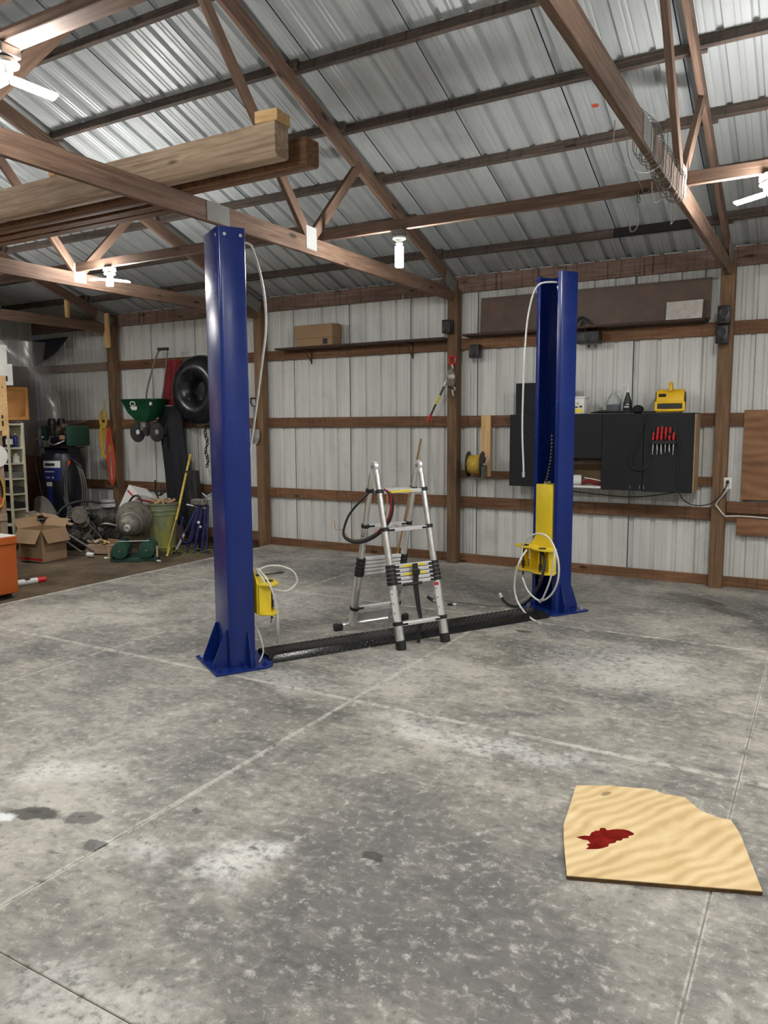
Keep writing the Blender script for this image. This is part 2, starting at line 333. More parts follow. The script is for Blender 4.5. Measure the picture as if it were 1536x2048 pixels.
def thing(name, label, cat, loc=(0,0,0), rz=0, group=None):
    o = bpy.data.objects.new(name, None); C.objects.link(o); o.location = loc; o.rotation_euler = (0,0,rz); o.empty_display_size = .1
    o.matrix_basis = Matrix.Translation(loc) @ Matrix.Rotation(rz,4,'Z')
    return tag(o, label, cat, group)
def single(b, name, mat, label, cat, loc, group=None, **k):
    """a thing that is one mesh; its geometry is given in world space, its origin is put at loc"""
    L = Vector(loc); b.v = [tuple(Vector(v)-L) for v in b.v]
    o = part(b, name, mat, **k); o.location = loc; return tag(o, label, cat, group)
def struct(name):
    o = bpy.data.objects.new(name, None); C.objects.link(o); o['kind'] = 'structure'; return o
def board(name, p0, p1, th, ht, mat, parent=None, bevel=.003, up=(0,0,1), ends=None):
    """lumber: grain along local x; th = local y, ht = local z"""
    p0, p1 = Vector(p0), Vector(p1); d = p1-p0; L = d.length; x = d.normalized(); u = Vector(up)
    if abs(x.dot(u)) > .98: u = Vector((0,1,0))
    y = u.cross(x).normalized(); z = x.cross(y); b = B().box((0,0,0),(L,th,ht))
    o = part(b, name, mat, parent, bevel); c = (p0+p1)/2
    m = Matrix(((x.x,y.x,z.x,c.x),(x.y,y.y,z.y,c.y),(x.z,y.z,z.z,c.z),(0,0,0,1)))
    if parent:
        p = parent
        while p.parent: p = p.parent
        m = p.matrix_basis.inverted() @ m
    o.matrix_basis = m; return o
# ================================================================ the building
XL, XR, YB, YF = -12.0, 4.35, 8.68, -0.58      # end walls, sheet planes of the long walls
RIDGE, SL = 4.05, .36
def roofz(y): return 6.61-SL*y if y >= RIDGE else 6.61-SL*(2*RIDGE-y)      # underside of the sheets
POSTX = [-9.92, -6.93, -3.95, -.93, 2.1]
# ---- concrete floor: slabs between the sawn joints
floor = struct('floor')
part(B().bb((-6.87,YF,-.2),(XR,YB,-.007)), 'joint_fill', 'joint', floor)
gx = [-6.87,-4.72,-2.49,-.28,1.93,XR]; gy = [YF,1.385,3.9,6.27,YB]; g = .0025
for i in range(5):
    for j in range(4):
        part(B().bb((gx[i]+(g if i else 0),gy[j]+g,-.1),(gx[i+1]-g,gy[j+1]-g,0)), 'slab', 'concrete', floor, .003)
fd = part(B().grid(lambda a,b: (XL+(-6.87-XL)*a, YF+(YB-YF)*b, -.045+.012*math.sin(9*a+5*b)*math.sin(7*b)+random.uniform(-.008,.008)), 60, 90), 'floor_dirt', 'dirt'); fd['kind'] = 'structure'
# ---- ribbed sheets
def profile(width=.914, rib=.030):
    p = []
    for k in range(4):
        x = k*width/4
        p += [(x-.028,0),(x-.014,rib),(x+.014,rib),(x+.028,0)]
        for q in (.095,.135): p += [(x+q-.012,0),(x+q,.006),(x+q+.012,0)]
    return [(x+.034,h) for x,h in p]+[(width-.0045,0)]
PR = profile()
def sheet_wall(y, sgn, z0, z1):
    b = B(); n = len(PR)
    b.v = [(x, sgn*h, z0) for x,h in PR]+[(x, sgn*h, z1) for x,h in PR]; b.f = [(i,i+1,n+i+1,n+i) for i in range(n-1)]; return b
def copies(o, places, parent):
    out = [o]; o.location = places[0]
    for p in places[1:]:
        c = o.copy(); c.location = p; link(c, parent); out.append(c)
    return out
wall_back = struct('wall_back')
wb = part(sheet_wall(0,1,0,3.49), 'siding_panel', 'siding', wall_back, ang=.25)
copies(wb, [(XL+.05+k*.914+.03, YB+.001*(k%2), 0) for k in range(18)], wall_back)
wall_front = struct('wall_front')
wf = part(sheet_wall(0,-1,0,3.49), 'siding_panel', 'siding', wall_front, ang=.25)
copies(wf, [(XL+.05+k*.914, YF-.001*(k%2), 0) for k in range(18)], wall_front)
# girts, skirt board, eave header on the back wall
for i in range(len(POSTX)+1):
    a = XL if i == 0 else POSTX[i-1]; b_ = XR if i == len(POSTX) else POSTX[i]
    for z in (.757,1.747,2.672):
        board('girt', (a,YB-.028,z),(b_,YB-.028,z), .04, .132, 'wood', wall_back)
    board('skirt_board', (a,YB-.03,.045),(b_,YB-.03,.045), .045, .12 if i > 1 else .25, 'wood', wall_back)
    board('eave_header', (a,YB-.03,3.373),(b_,YB-.03,3.373), .045, .19, 'header', wall_back)
    for z in (.757,1.747,2.672): board('girt', (a,YF+.028,z),(b_,YF+.028,z), .04, .132, 'wood', wall_front)
board('girt', (POSTX[2],YB-.028,1.10),(POSTX[3],YB-.028,1.10), .04, .09, 'wood', wall_back)
for x in POSTX:
    board('post', (x,YB-.115,-.05),(x,YB-.115,3.3), .13, .135, 'post', wall_back, .005, up=(0,1,0))
    board('post', (x,YF+.115,-.05),(x,YF+.115,3.3), .13, .135, 'post', wall_front, .005, up=(0,1,0))
# end walls
for nm, X, sg in (('wall_left',XL,-1),('wall_right',XR,1)):
    wl = struct(nm)
    b = B(); y = YF
    while y < YB-.05:
        y2 = min(y+.914, YB)
        vs = []; n0 = 0
        pts = [(q,h) for q,h in PR if y+q <= y2+.02]
        b = B(); n = len(pts)
        b.v = [(X+sg*h, y+q, 0) for q,h in pts]+[(X+sg*h, y+q, roofz(min(max(y+q,YF),YB))) for q,h in pts]; b.f = [(i,i+1,n+i+1,n+i) for i in range(n-1)]
        part(b, 'siding_panel', 'siding', wl, ang=.25); y += .914
    if sg < 0:
        for k in range(7):     # plywood lining of the dirt-floored end
            part(B().bb((X+.03,YB-.06-1.22*(k+1)+.003,-.05),(X+.045,YB-.06-1.22*k,2.72)), 'plywood_sheet', 'plydark', wl, .002)
        for z in (.7,1.7,2.68): board('girt', (X+.012,YF,z),(X+.012,YB-.05,z), .03, .09, 'wood', wl)
# ---- roof
ceiling = struct('ceiling')
for side in (0,1):
    y0, y1 = (RIDGE, YB+.02) if side == 0 else (RIDGE, YF-.02); n = len(PR); b = B()
    b.v = [(x, y0, roofz(y0)+h) for x,h in PR]+[(x, y1, roofz(y1)+h) for x,h in PR]; b.f = [(i,i+1,n+i+1,n+i) for i in range(n-1)]
    rp = part(b, 'roof_panel', 'roof', ceiling, ang=.25)
    copies(rp, [(XL+k*.914-.02, 0, .0015*(k%2)) for k in range(18)], ceiling)
slope = math.atan(SL); nrm = Vector((0,math.sin(slope),math.cos(slope)))
rows = [4.67,5.40,6.11,6.805,7.48,8.13]
for side in (0,1):
    for r_,yy in enumerate(rows):
        for i in range(len(POSTX)+1):
            a = XL if i == 0 else POSTX[i-1]-.06; b_ = XR if i == len(POSTX) else POSTX[i]+.06
            dy = .021*(1 if i%2 else -1); y = yy+dy; nn = Vector(nrm)
            if side: y = 2*RIDGE-y; nn.y = -nn.y
            c = Vector((0,y,roofz(y)))-nn*.047
            sooty = side == 0 and r_ == 5 and i == 3
            if sooty:   # a burnt stretch of the lowest purlin
                board('purlin', (a,c.y,c.z),(-1.98,c.y,c.z), .038, .089, 'purlin', ceiling, up=nn)
                board('purlin', (-1.98,c.y,c.z),(-1.20,c.y,c.z), .039, .09, 'soot', ceiling, up=nn); board('purlin', (-1.20,c.y,c.z),(b_,c.y,c.z), .038, .089, 'purlin', ceiling, up=nn)
            else: board('purlin', (a,c.y,c.z),(b_,c.y,c.z), .038, .089, 'purlin', ceiling, up=nn)
board('ridge_board', (XL,4.30,4.92),(POSTX[2]-.03,4.30,4.90), .19, .085, 'truss', ceiling)
board('ridge_board', (XL,3.84,4.90),(POSTX[2]-.03,3.84,4.90), .15, .045, 'truss', ceiling)
# ---- trusses
def plate(y, z, w_, h, t, x):
    pass
TL = ['roof truss above the orange cabinet corner, farthest left of the trusses','roof truss left of the blue lift columns, end bearing beside the shovel post',
      'roof truss passing just over the near blue column, timbers stored on it','roof truss at upper right with wire wound round its bottom chord','roof truss beyond the right edge of the picture']
NAIL = NT('nail plate steel'); vv = NAIL.n('ShaderNodeTexWave', wave_type='BANDS', bands_direction='DIAGONAL'); NAIL.put(vv.inputs['Vector'], NAIL.obj); vv.inputs['Scale'].default_value = 24; vv.inputs['Distortion'].default_value = 1.5
NAIL.bump(vv.outputs['Fac'], .5, .01); NAIL.fin(NAIL.ramp(vv.outputs['Fac'],[(.2,S(142,142,140)),(.8,S(178,178,174))]), .5, .4); M['nail'] = NAIL.m
for k,x in enumerate(POSTX[:4]+[POSTX[4]]):
    t = thing('roof_truss', TL[k], 'truss', (x,RIDGE,3.175), 0, 'roof trusses across the shed')
    t['kind'] = 'structure'
    board('bottom_chord', (x,YF+.1,3.247),(x,YB-.06,3.247), .042, .145, 'truss', t)
    for s in (0,1):
        f = (lambda y: y) if s == 0 else (lambda y: 2*RIDGE-y)
        cz_ = lambda y: roofz(y)-.095-.073
        sy = 1 if s == 0 else -1
        board('top_chord', (x,f(8.66),cz_(8.66)),(x,f(4.05),cz_(4.05)), .042, .14, 'truss', t)
        board('web', (x,f(5.60),3.27),(x,f(4.16),4.90), .042, .089, 'truss', t, up=(1,0,0) if False else (0,0,1))
        board('web', (x,f(5.56),3.27),(x,f(6.42),4.16), .042, .089, 'truss', t)
        for dx in (-.0235,.0235):
            part(B().box((0,0,0),(.003,.15,.19)), 'gusset_plate', 'nail', t).location = (dx, f(5.58)-RIDGE, .135)
            part(B().box((0,0,0),(.003,.30,.16),(-sy*slope,0,0)), 'gusset_plate', 'nail', t).location = (dx, f(8.42)-RIDGE, .20)
    for dx in (-.0235,.0235):
        part(B().box((0,0,0),(.003,.24,.135)), 'gusset_plate', 'nail', t).location = (dx, .36, .075)
        part(B().box((0,0,0),(.003,.3,.2)), 'gusset_plate', 'nail', t).location = (dx, 0, 1.72)
# ---- lengthwise braces that carry the lamps
br = [(-12,-6.93,5.53),(-6.93,-3.93,5.55),(-3.99,-.9,5.77),(-.99,XR,5.74)]
BL = ['lamp batten at far left over the dirt floor','lamp batten left of the near blue column, twin bright panels under it','lit lamp batten in the middle, between the two nearest trusses','lamp batten at right edge crossing the wire-wound truss']
for i,(a,b_,y) in enumerate(br):
    o = board('lamp_batten', (a,y,3.365),(b_,y,3.365), .04, .088, 'truss'); tag(o, BL[i], 'batten', 'lamp battens'); o['kind'] = 'structure'
o = board('lamp_batten', (-12,2.2,3.341),(XR,2.2,3.341), .092, .04, 'truss'); tag(o, 'lamp batten at top left corner nearest the camera', 'batten', 'lamp battens'); o['kind'] = 'structure'
# ================================================================ lamps: LED garage bulbs
def lamp(label, x, y, mode, rz=0, zb=3.321, angs=(.35,2.444,4.539)):
    t = thing('led_lamp', label, 'lamp', (x,y,zb), rz, 'LED lamps under the trusses')
    part(B().box((0,0,-.022),(.095,.095,.044)), 'junction_box', 'steel', t, .004)
    part(B().lathe([(.03,0),(.055,.005),(.058,.014),(.045,.03),(.028,.035)],(0,0,-.079)), 'lampholder', 'white', t)
    bu = part(B().lathe([(.02,0),(.03,.012),(.03,.035),(.018,.045)],(0,0,-.125)), 'bulb_base', 'white', t)
    if mode == 'down':
        for k in range(3):
            a = k*2*math.pi/3; part(B().box((.022*math.cos(a),.022*math.sin(a),-.215),(.012,.05,.17),(0,0,a)), 'led_panel', 'led', t, .004)
    else:
        for a in angs:
            part(B().box((.115*math.cos(a),.115*math.sin(a),-.138),(.185,.07,.014),(0,R(8),a)), 'led_panel', 'led', t, .005)
    return t
lamp('bright lamp hanging straight down between the two blue columns', -3.17, 5.77, 'down')
lamp('lit lamp with spread panels left of the near blue column', -6.42, 5.55, 'out')
lamp('lit lamp at the right edge of the picture', -.41, 5.74, 'out', .5)
lamp('big bright lamp at the top left edge', -3.12, 2.19, 'out', 0, 3.321, (1.22,3.2,4.0))
for i,(x,y,l) in enumerate([(-.41,2.2,'lamp above the camera near the plywood offcut'),(-6.42,2.2,'lamp over the front left floor, out of the picture'),(2.3,5.74,'lamp beyond the right edge over the wall side'),(-9.6,5.53,'lamp over the dirt-floored corner, out of the picture'),(2.3,2.2,'lamp beyond the right edge over the door side')]):
    lamp(l, x, y, 'out', .3)
# timbers lying on the bottom chords
def timber(label, x0, x1, y0, y1, z0, z1):
    b = B(); c = .022; w_,h = (y1-y0)/2,(z1-z0)/2
    poly = [(-w_,-h+c),(-w_+c,-h),(w_-c,-h),(w_,-h+c),(w_,h),(-w_,h)]
    L = (x1-x0)/2
    b.prism(poly, -L, L, Matrix(((0,0,1,0),(1,0,0,0),(0,1,0,0),(0,0,0,1))))
    o = part(b, 'timber', 'timber', None, .003); o.location = ((x0+x1)/2,(y0+y1)/2,(z0+z1)/2); return tag(o, label, 'timber', 'timbers stored on the trusses')
timber('pale rough timber on the trusses, the one nearest the camera', -8.0, -2.95, 3.83, 3.965, 3.322, 3.525)
t2 = timber('darker timber on the trusses behind the pale one', -8.2, -2.88, 4.05, 4.19, 3.322, 3.49); t2.data.materials[0] = M['wood']
single(B().box((-3.02,3.90,3.56),(.16,.15,.07),(0,0,.1)), 'wood_block', 'pine', 'short pine block on the end of the pale timber', 'block', (-3.02,3.9,3.525), bevel=.003)
single(B().box((-5.0,3.92,3.545),(.05,.22,.04),(0,0,.2)), 'wood_block', 'pine', 'thin pine stick on the pale timber at left', 'block', (-5.0,3.92,3.525), bevel=.002)
for i,(y,x1) in enumerate([(4.28,-4.3),(4.40,-4.2)]):
    o = board('timber', (-8.3,y,3.345),(x1,y,3.345), .09, .042, 'wood'); tag(o, ['narrow plank on the trusses next to the dark timber','narrow plank on the trusses, last one before the lamp batten'][i], 'timber', 'timbers stored on the trusses')
# ================================================================ two-post lift
AX = R(59)
def arc(cx_, cy_, r, a0, a1, n=6): return [(cx_+r*math.cos(R(a0+(a1-a0)*i/n)), cy_+r*math.sin(R(a0+(a1-a0)*i/n))) for i in range(n+1)]
def lift_column(label, loc, rz, shown):
    t = thing('lift_column', label, 'car lift', loc, rz, 'blue lift columns')
    d, w_, lip, th, Ht = .19, .34, .055, .009, 3.025
    hx, hy, c = d/2, w_/2, .022
    outer = [(hx,hy-lip)]+arc(hx-.014,hy-.014,.014,0,90,3)+arc(-hx+c,hy-c,c,90,180,4)+arc(-hx+c,-hy+c,c,180,270,4)+arc(hx-.014,-hy+.014,.014,270,360,3)+[(hx,-hy+lip)]
    hx2, hy2 = hx-th, hy-th
    inner = [(hx2,-hy+lip),(hx2,-hy2),(-hx2,-hy2),(-hx2,hy2),(hx2,hy2),(hx2,hy-lip)]
    col = part(B().prism(outer+inner, .016, Ht), 'post', 'blue', t, ang=.5)
    # small bolt holes at the top with bright rims
    for (px,py,ax) in ((-hx,.12,(1,0,0)),(-.05,-hy,(0,1,0)),(.06,-hy,(0,1,0)),(-hx,-.12,(1,0,0))):
        s = Vector(ax); part(B().cyl(Vector((px,py,Ht-.05))-s*.003, Vector((px,py,Ht-.05))+s*.003, .011, n=12), 'bolt_hole', 'galv', col)
    pl = [(-.225,.255),(-.225,-.255)]+arc(.13,-.165,.09,270,360,5)+arc(.13,.165,.09,0,90,5)
    bp = part(B().prism(pl, 0, .017), 'base_plate', 'blue', t, .003)
    for x,y in ((-.185,.2),(-.185,-.2),(.0,-.225),(.0,.225),(.15,-.2),(.15,.2)):
        part(B().cyl((x,y,.017),(x,y,.024),.02,n=12).cyl((x,y,.024),(x,y,.04),.011,n=6), 'anchor_bolt', 'galv' if (x<-.1 and y>0) else 'blue', bp)
    def gus(x,y,ang,h=.27,b=.095):
        m = Matrix.Translation((x,y,.017)) @ Matrix.Rotation(ang,4,'Z') @ FLAT
        part(B().prism([(0,0),(b,0),(b,.03),(.012,h),(0,h)], -.006, .006, m), 'gusset', 'blue', t, .002)
    gus(-hx,.12,math.pi,.27,.11); gus(-hx,-.12,math.pi,.27,.11)
    gus(.04,-hy,-math.pi/2,.24,.075); gus(.04,hy,math.pi/2,.24,.075)
    # carriage
    ca = part(B().bb((-.05,-.105,.36),(.115,.105,1.165)), 'carriage', 'yellow', t, .006, 2)
    part(B().bb((-.02,-.09,1.165),(.03,-.06,1.185)).bb((-.02,.06,1.165),(.03,.09,1.185)), 'slide_block', 'white', ca)
    m = Matrix(((0,0,1,0),(1,0,0,0),(0,1,0,0),(0,0,0,1)))
    part(B().prism([(-.17,.375),(.17,.375),(.17,.60)]+[( .13*math.cos(R(a)), .60+.125*math.sin(R(a))) for a in range(20,161,14)]+[(-.17,.60)], .115, .127, m), 'backing_plate', 'yellow', ca, .003)
    tp = [(.12,-.2),(.2,-.26),(.27,-.2),(.285,-.08),(.25,0),(.285,.08),(.27,.2),(.2,.26),(.12,.2)]
    part(B().prism(tp, .585, .60), 'top_bracket', 'yellow', ca, .003); part(B().prism(tp, .375, .39), 'bottom_bracket', 'yellow', ca, .003)
    for y in (-.19,-.06,.06,.19): part(B().box((.165,y,.487),(.09,.012,.195)), 'web_plate', 'yellow', ca, .002)
    for y in (-.12,.12):
        part(B().cyl((.22,y,.60),(.22,y,.607),.034,n=18), 'pin_hole', 'black', ca)
        pn = part(B().cyl((.24,y,.30),(.24,y,.585),.008,n=10).cyl((.24,y,.41),(.24,y,.46),.016,n=10), 'lock_pin', 'rubber', ca)
        part(B().cyl((.24,y,.29),(.24,y,.325),.011,n=10), 'pin_tip', 'galv', ca)
    pul = part(B().lathe([(.045,-.014),(.05,-.01),(.04,0),(.05,.01),(.045,.014)],(-.0,.06,Ht-.12),(1,0,0),20), 'pulley', 'steel', t)
    part(B().cyl((-.03,.06,Ht-.12),(.05,.06,Ht-.12),.012), 'pulley_axle', 'galv', pul)
    # leaf chain down to the carriage
    if shown:
        pts = [(.05,.03,1.62),(.05,.027,1.50),(.05,.018,1.39),(.05,-.01,1.28),(.05,-.045,1.18)]
        for i in range(30):
            s = i/29*4; k = min(3,int(s)); f = s-k; p = Vector(pts[k]).lerp(Vector(pts[k+1]),f)
            part(B().box(p,(.018 if i%2 else .028,.012,.017)), 'chain_link', 'steel' if i%2 else 'black', t, .002)
    return t
N0, R0 = (-3.64,4.135,0), (-2.14,6.81,0)
lift_column('tall blue lift column nearest the camera, closed back towards us', N0, AX, False)
lift_column('blue lift column by the black cabinet, open channel with long yellow carriage', R0, AX+math.pi, True)
def local_world(root, rz, pts):
    m = Matrix.Translation(root) @ Matrix.Rotation(rz,4,'Z'); return [tuple(m @ Vector(p)) for p in pts]
def cable(label, pts, r, mat, cat='cable', name='steel_cable', ferrule=None, group=None, n=8, sub=7):
    z0 = min(pts, key=lambda p: p[2]); L = Vector(z0)
    t = thing(name, label, cat, L, 0, group)
    part(B().tube(pts, r, n, sub), 'strand', mat, t, world=True)
    for k in (ferrule or []):
        a = Vector(pts[k]); b_ = Vector(pts[k-1 if k else 1]); d = (b_-a).normalized()
        part(B().cyl(a-d*.02, a+d*.03, r*1.7, n=10), 'ferrule', 'galv', t, world=True)
    return t
W = lambda p: local_world(N0, AX, p); V = lambda p: local_world(R0, AX+math.pi, p)
cable('white cable arching out of the top of the near blue column', W([(.05,-.05,2.96),(.168,-.03,2.96),(.214,0,2.91),(.254,0,2.781),(.287,0,2.595),(.289,0,2.387),(.258,0,2.176),(.218,0,1.929),(.182,0,1.717),(.147,0,1.522),(.12,.02,1.25)]), .0085, 'cable')
cable('looped white cable on the near column\'s yellow bracket, spread to the right', W([(.13,-.11,.70),(.17,-.15,.62),(.22,-.15,.555),(.294,-.1,.52),(.392,-.04,.493),(.473,0,.522),(.49,0,.566),(.455,0,.631),(.357,0,.678),(.259,0,.687),(.17,-.04,.672)]), .007, 'cable')
cable('white cable hanging in a narrow loop under the near yellow bracket', W([(.14,-.14,.70),(.16,-.28,.63),(.21,-.28,.477),(.245,-.23,.285),(.285,-.1,.133),(.305,-.05,.161),(.30,-.05,.27),(.30,-.07,.37)]), .007, 'cable')
cable('short white cable bowing from the near column foot to its plate', W([(.10,-.1,.30),(.132,-.13,.242),(.156,-.15,.125),(.150,-.15,.07),(.125,-.15,.024)]), .006, 'cable')
t = thing('cable_eye', 'black wire eye poking out from the near yellow bracket', 'cable', W([(.3,.02,.62)])[0], AX)
part(B().tube([(-.07,0,0),(0,0,.004),(.04,.012,.004),(.075,.016,.004),(.092,0,.004),(.075,-.016,.004),(.04,-.012,.004),(0,0,.004)], .0045, 6), 'eye', 'black', t)
cable('white cable arching from the top of the far blue column and hanging left of it', V([(.04,.10,2.93),(.12,.08,2.94),(.2,0,2.929),(.2,-.091,2.848),(.2,-.161,2.64),(.2,-.19,2.377),(.2,-.204,2.11),(.2,-.211,1.794),(.2,-.205,1.565),(.2,-.186,1.336),(.2,-.183,1.244)]), .0085, 'cable', ferrule=[10])
cable('white cable coiled in a big ring over the far yellow bracket', V([(.33,-.035,.485),(.33,-.017,.625),(.33,.078,.715),(.33,.20,.755),(.33,.33,.733),(.33,.42,.629),(.33,.46,.509),(.33,.45,.377),(.33,.38,.252),(.33,.27,.172),(.33,.174,.165),(.33,.056,.224),(.33,-.017,.326)]), .0085, 'cable')
cable('white cable from the far bracket ring down to the column foot', V([(.34,.415,.64),(.35,.415,.52),(.35,.37,.358),(.34,.27,.183),(.34,.25,.165)]), .008, 'cable', ferrule=[4])
cable('white cable drooping from the far yellow bracket to the bare floor', V([(.30,.0,.58),(.36,.005,.52),(.4,.01,.461),(.4,-.03,.354),(.4,-.042,.237),(.4,-.004,.129),(.42,.124,.05),(.44,.26,.014),(.45,.36,.010)]), .009, 'cable', ferrule=[8])
cable('thick black hose dangling from the far yellow bracket, end lifted off the floor', V([(.22,.12,.57),(.26,.20,.478),(.3,.201,.339),(.3,.123,.211),(.3,.022,.108),(.3,-.119,.034),(.3,-.244,.022),(.3,-.335,.05),(.3,-.367,.09)]), .013, 'rubber', 'hose', 'black_hose', ferrule=[8])
# floor cover plate between the columns (local x along the lift)
L0 = Vector(N0)+Vector((math.cos(AX),math.sin(AX),0))*.215
t = thing('floor_cover', 'long black diamond-plate cable cover on the floor between the blue columns', 'floor cover', L0, AX)
L = 3.068-.215-.235; hw, hh = .165, .045
sec = [(-hw,0),(-hw+.055,hh),(hw-.055,hh),(hw,0),(hw-.006,0),(hw-.058,hh-.004),(-hw+.058,hh-.004),(-hw+.006,0)]
mm = Matrix(((0,0,1,0),(1,0,0,0),(0,1,0,0),(0,0,0,1)))
for i in range(2): part(B().prism(sec, i*L/2+.004*(i), (i+1)*L/2-.002, mm), 'cover_plate', 'diamond', t, .002)
def lozenges():
    b = B(); n = 0
    faces = [((-hw,0),(-hw+.055,hh),3),((-hw+.055,hh),(hw-.055,hh),9),((hw-.055,hh),(hw,0),3)]
    for (ya,za),(yb,zb),rows_ in faces:
        e = Vector((0,yb-ya,zb-za)); wdt = e.length; e.normalize(); nn = Vector((1,0,0)).cross(e)
        if nn.z < 0: nn = -nn
        k = int(L/.024)
        for i in range(k):
            for j in range(rows_):
                o = Vector((.014+i*.024, ya, za))+e*(wdt*(j+.5)/rows_); s = 1 if (i+j)%2 else -1
                d1 = (Vector((1,0,0))+e*s).normalized()*.0125; d2 = (Vector((1,0,0))-e*s).normalized()*.0035
                b.add([o+d1+nn*.0003,o+d2+nn*.0003,o-d1+nn*.0003,o-d2+nn*.0003,o+d1*.35+nn*.0028,o-d1*.35+nn*.0028],[(0,1,4),(1,2,5,4),(2,3,5),(3,0,4,5)])
    return b
lz = part(lozenges(), 'tread_lozenges', 'diamond', t); lz['kind'] = 'stuff'
part(B().box((.005,-.14,.03),(.004,.02,.05)), 'bracket_tab', 'black', t, .001)
# ================================================================ telescopic ladder
F1,F2,R1_,R2_ = Vector((-2.737,4.997,0)),Vector((-2.535,5.356,0)),Vector((-3.386,5.312,0)),Vector((-3.184,5.671,0))
t = thing('telescopic_ladder', 'silver telescopic step ladder standing open between the blue columns', 'ladder', (F1+F2+R1_+R2_)/4)
fwd = (F1-R1_).normalized(); side = (F2-F1).normalized()
H1 = (F1+R1_)/2+Vector((0,0,1.385)); H2 = (F2+R2_)/2+Vector((0,0,1.385))
def rail(top, foot, front):
    d = foot-top; at = lambda s: top+d*s
    segs = [(.0,.10,.0215),(.10,.32,.0235),(.32,.535,.0265),(.535,.64,.029),(.64,.855,.0325),(.855,.965,.036)]
    rl = None
    for a,b_,r in segs:
        o = part(B().cyl(at(a), at(b_), r, n=18), 'rail_tube', 'alu', t, world=True); rl = rl or o
        if a in (.32,.64): part(B().cyl(at(a+.07), at(a+.073), r+.0006, n=18), 'seam_ring', 'white', t, world=True)
    for s in (.10,.32,.855): part(B().cyl(at(s-.009), at(s+.012), .041 if s > .8 else .033, n=18), 'collar', 'black', t, .003, world=True)
    for i in range(5): part(B().cyl(at(.525+i*.0235), at(.525+i*.0235+.021), .037+.0012*i, n=18), 'collar', 'black', t, .003, world=True)
    if front: part(B().cyl(at(.95), at(1.0), .041, n=18), 'rubber_foot', 'rubber', t, .004, world=True)
    return at
rails = {}
for nm,Hh,f,fr in (('f1',H1,F1,1),('f2',H2,F2,1),('r1',H1,R1_,0),('r2',H2,R2_,0)):
    top = Hh+fwd*(.036 if fr else -.036)-Vector((0,0,.055)); rails[nm] = rail(top, f, fr)
for a,b_,front in (('f1','f2',1),('r1','r2',0)):
    up = fwd*(1 if front else -1)*.45+Vector((0,0,1))
    for s,h in ((.105,.03),(.325,.03),(.86,.03)):
        p,q = rails[a](s)+side*.03, rails[b_](s)-side*.03
        rg = board('rung', p, q, .045, .028, 'alurung', t, .003)
        if s < .3 and front: board('sticker', p.lerp(q,.15)+fwd*.0235, p.lerp(q,.72)+fwd*.0235, .002, .018, 'stickery', t, 0)
        if s > .3:
            for e0,e1 in ((0,.14),(.86,1)): board('rung_end', p.lerp(q,e0), p.lerp(q,e1), .047, .018, 'black', t, .002)
    for i in range(5):
        s = .535+i*.0235; p,q = rails[a](s)+side*.035, rails[b_](s)-side*.035
        board('rung', p, q, .045, .026, 'alurung', t, .003)
        o = fwd*(.0235 if front else -.0235)
        for e0,e1 in ((0,.10),(.90,1)): board('rung_end', p.lerp(q,e0)+o*.2, p.lerp(q,e1)+o*.2, .047, .016, 'black', t, .002)
        if front and i in (0,2): board('sticker', p.lerp(q,.18)+o, p.lerp(q,.8)+o, .002, .018, 'stickery', t, 0)
# hinges
for Hh in (H1,H2):
    hg = part(B().cyl(Hh-side*.016, Hh+side*.016, .044, n=20), 'hinge', 'alurung', t, .004, world=True)
    part(B().cyl(Hh-side*.022, Hh+side*.022, .014, n=14), 'hinge_pin', 'steel', hg, world=True)
    for sg in (-1,1):
        a = Hh; b_ = Hh+fwd*.036*sg-Vector((0,0,.075)); part(B().tube([a, a+fwd*.022*sg-Vector((0,0,.02)), b_], .017, 10, 4), 'hinge_arm', 'alurung', t, world=True)
    part(B().cyl(Hh-fwd*.075-Vector((0,0,.07)), Hh-fwd*.04-Vector((0,0,.055)), .010, n=10), 'release_lever', 'white', t, world=True)
# white instruction strips on the lower front rails
for nm in ('f1','f2'):
    at = rails[nm]; d = (at(.84)-at(.66))
    nn = (Vector((0,0,0))+Vector((.30,-.94,.1))).normalized(); o = nn*.0335
    st = board('instruction_label', at(.665)+o, at(.84)+o, .034, .002, 'white', t, 0, up=nn)
    if nm == 'f2': board('label_band', at(.652)+o*1.02, at(.668)+o*1.02, .036, .003, 'redink', t, 0, up=nn)
    for i in range(6): part(B().box(at(.685+.027*i)+o*1.05+side*(.007 if i%2 else -.007),(.007,.004,.007)), 'print_dot', 'darkink', t, world=True)
# rear stabiliser
bl = R1_-side*.12-fwd*.02; br_ = R2_+side*.12-fwd*.02
part(B().tube([bl+Vector((0,0,.045)), br_+Vector((0,0,.045))], .018, 8, 1), 'stabiliser_bar', 'alu', t, world=True)
for e,sg in ((bl,-1),(br_,1)):
    part(B().box(e+Vector((0,0,.03)),(.055,.075,.06),(0,0,math.atan2(side.y,side.x)-math.pi/2)), 'rubber_foot', 'rubber', t, .01, 2, world=True)
p,q = rails['r1'](.86), rails['r2'](.86)
board('stabiliser_brace', R1_+Vector((0,0,.10))+side*.03, R2_+Vector((0,0,.10))-side*.03, .02, .07, 'alu', t)
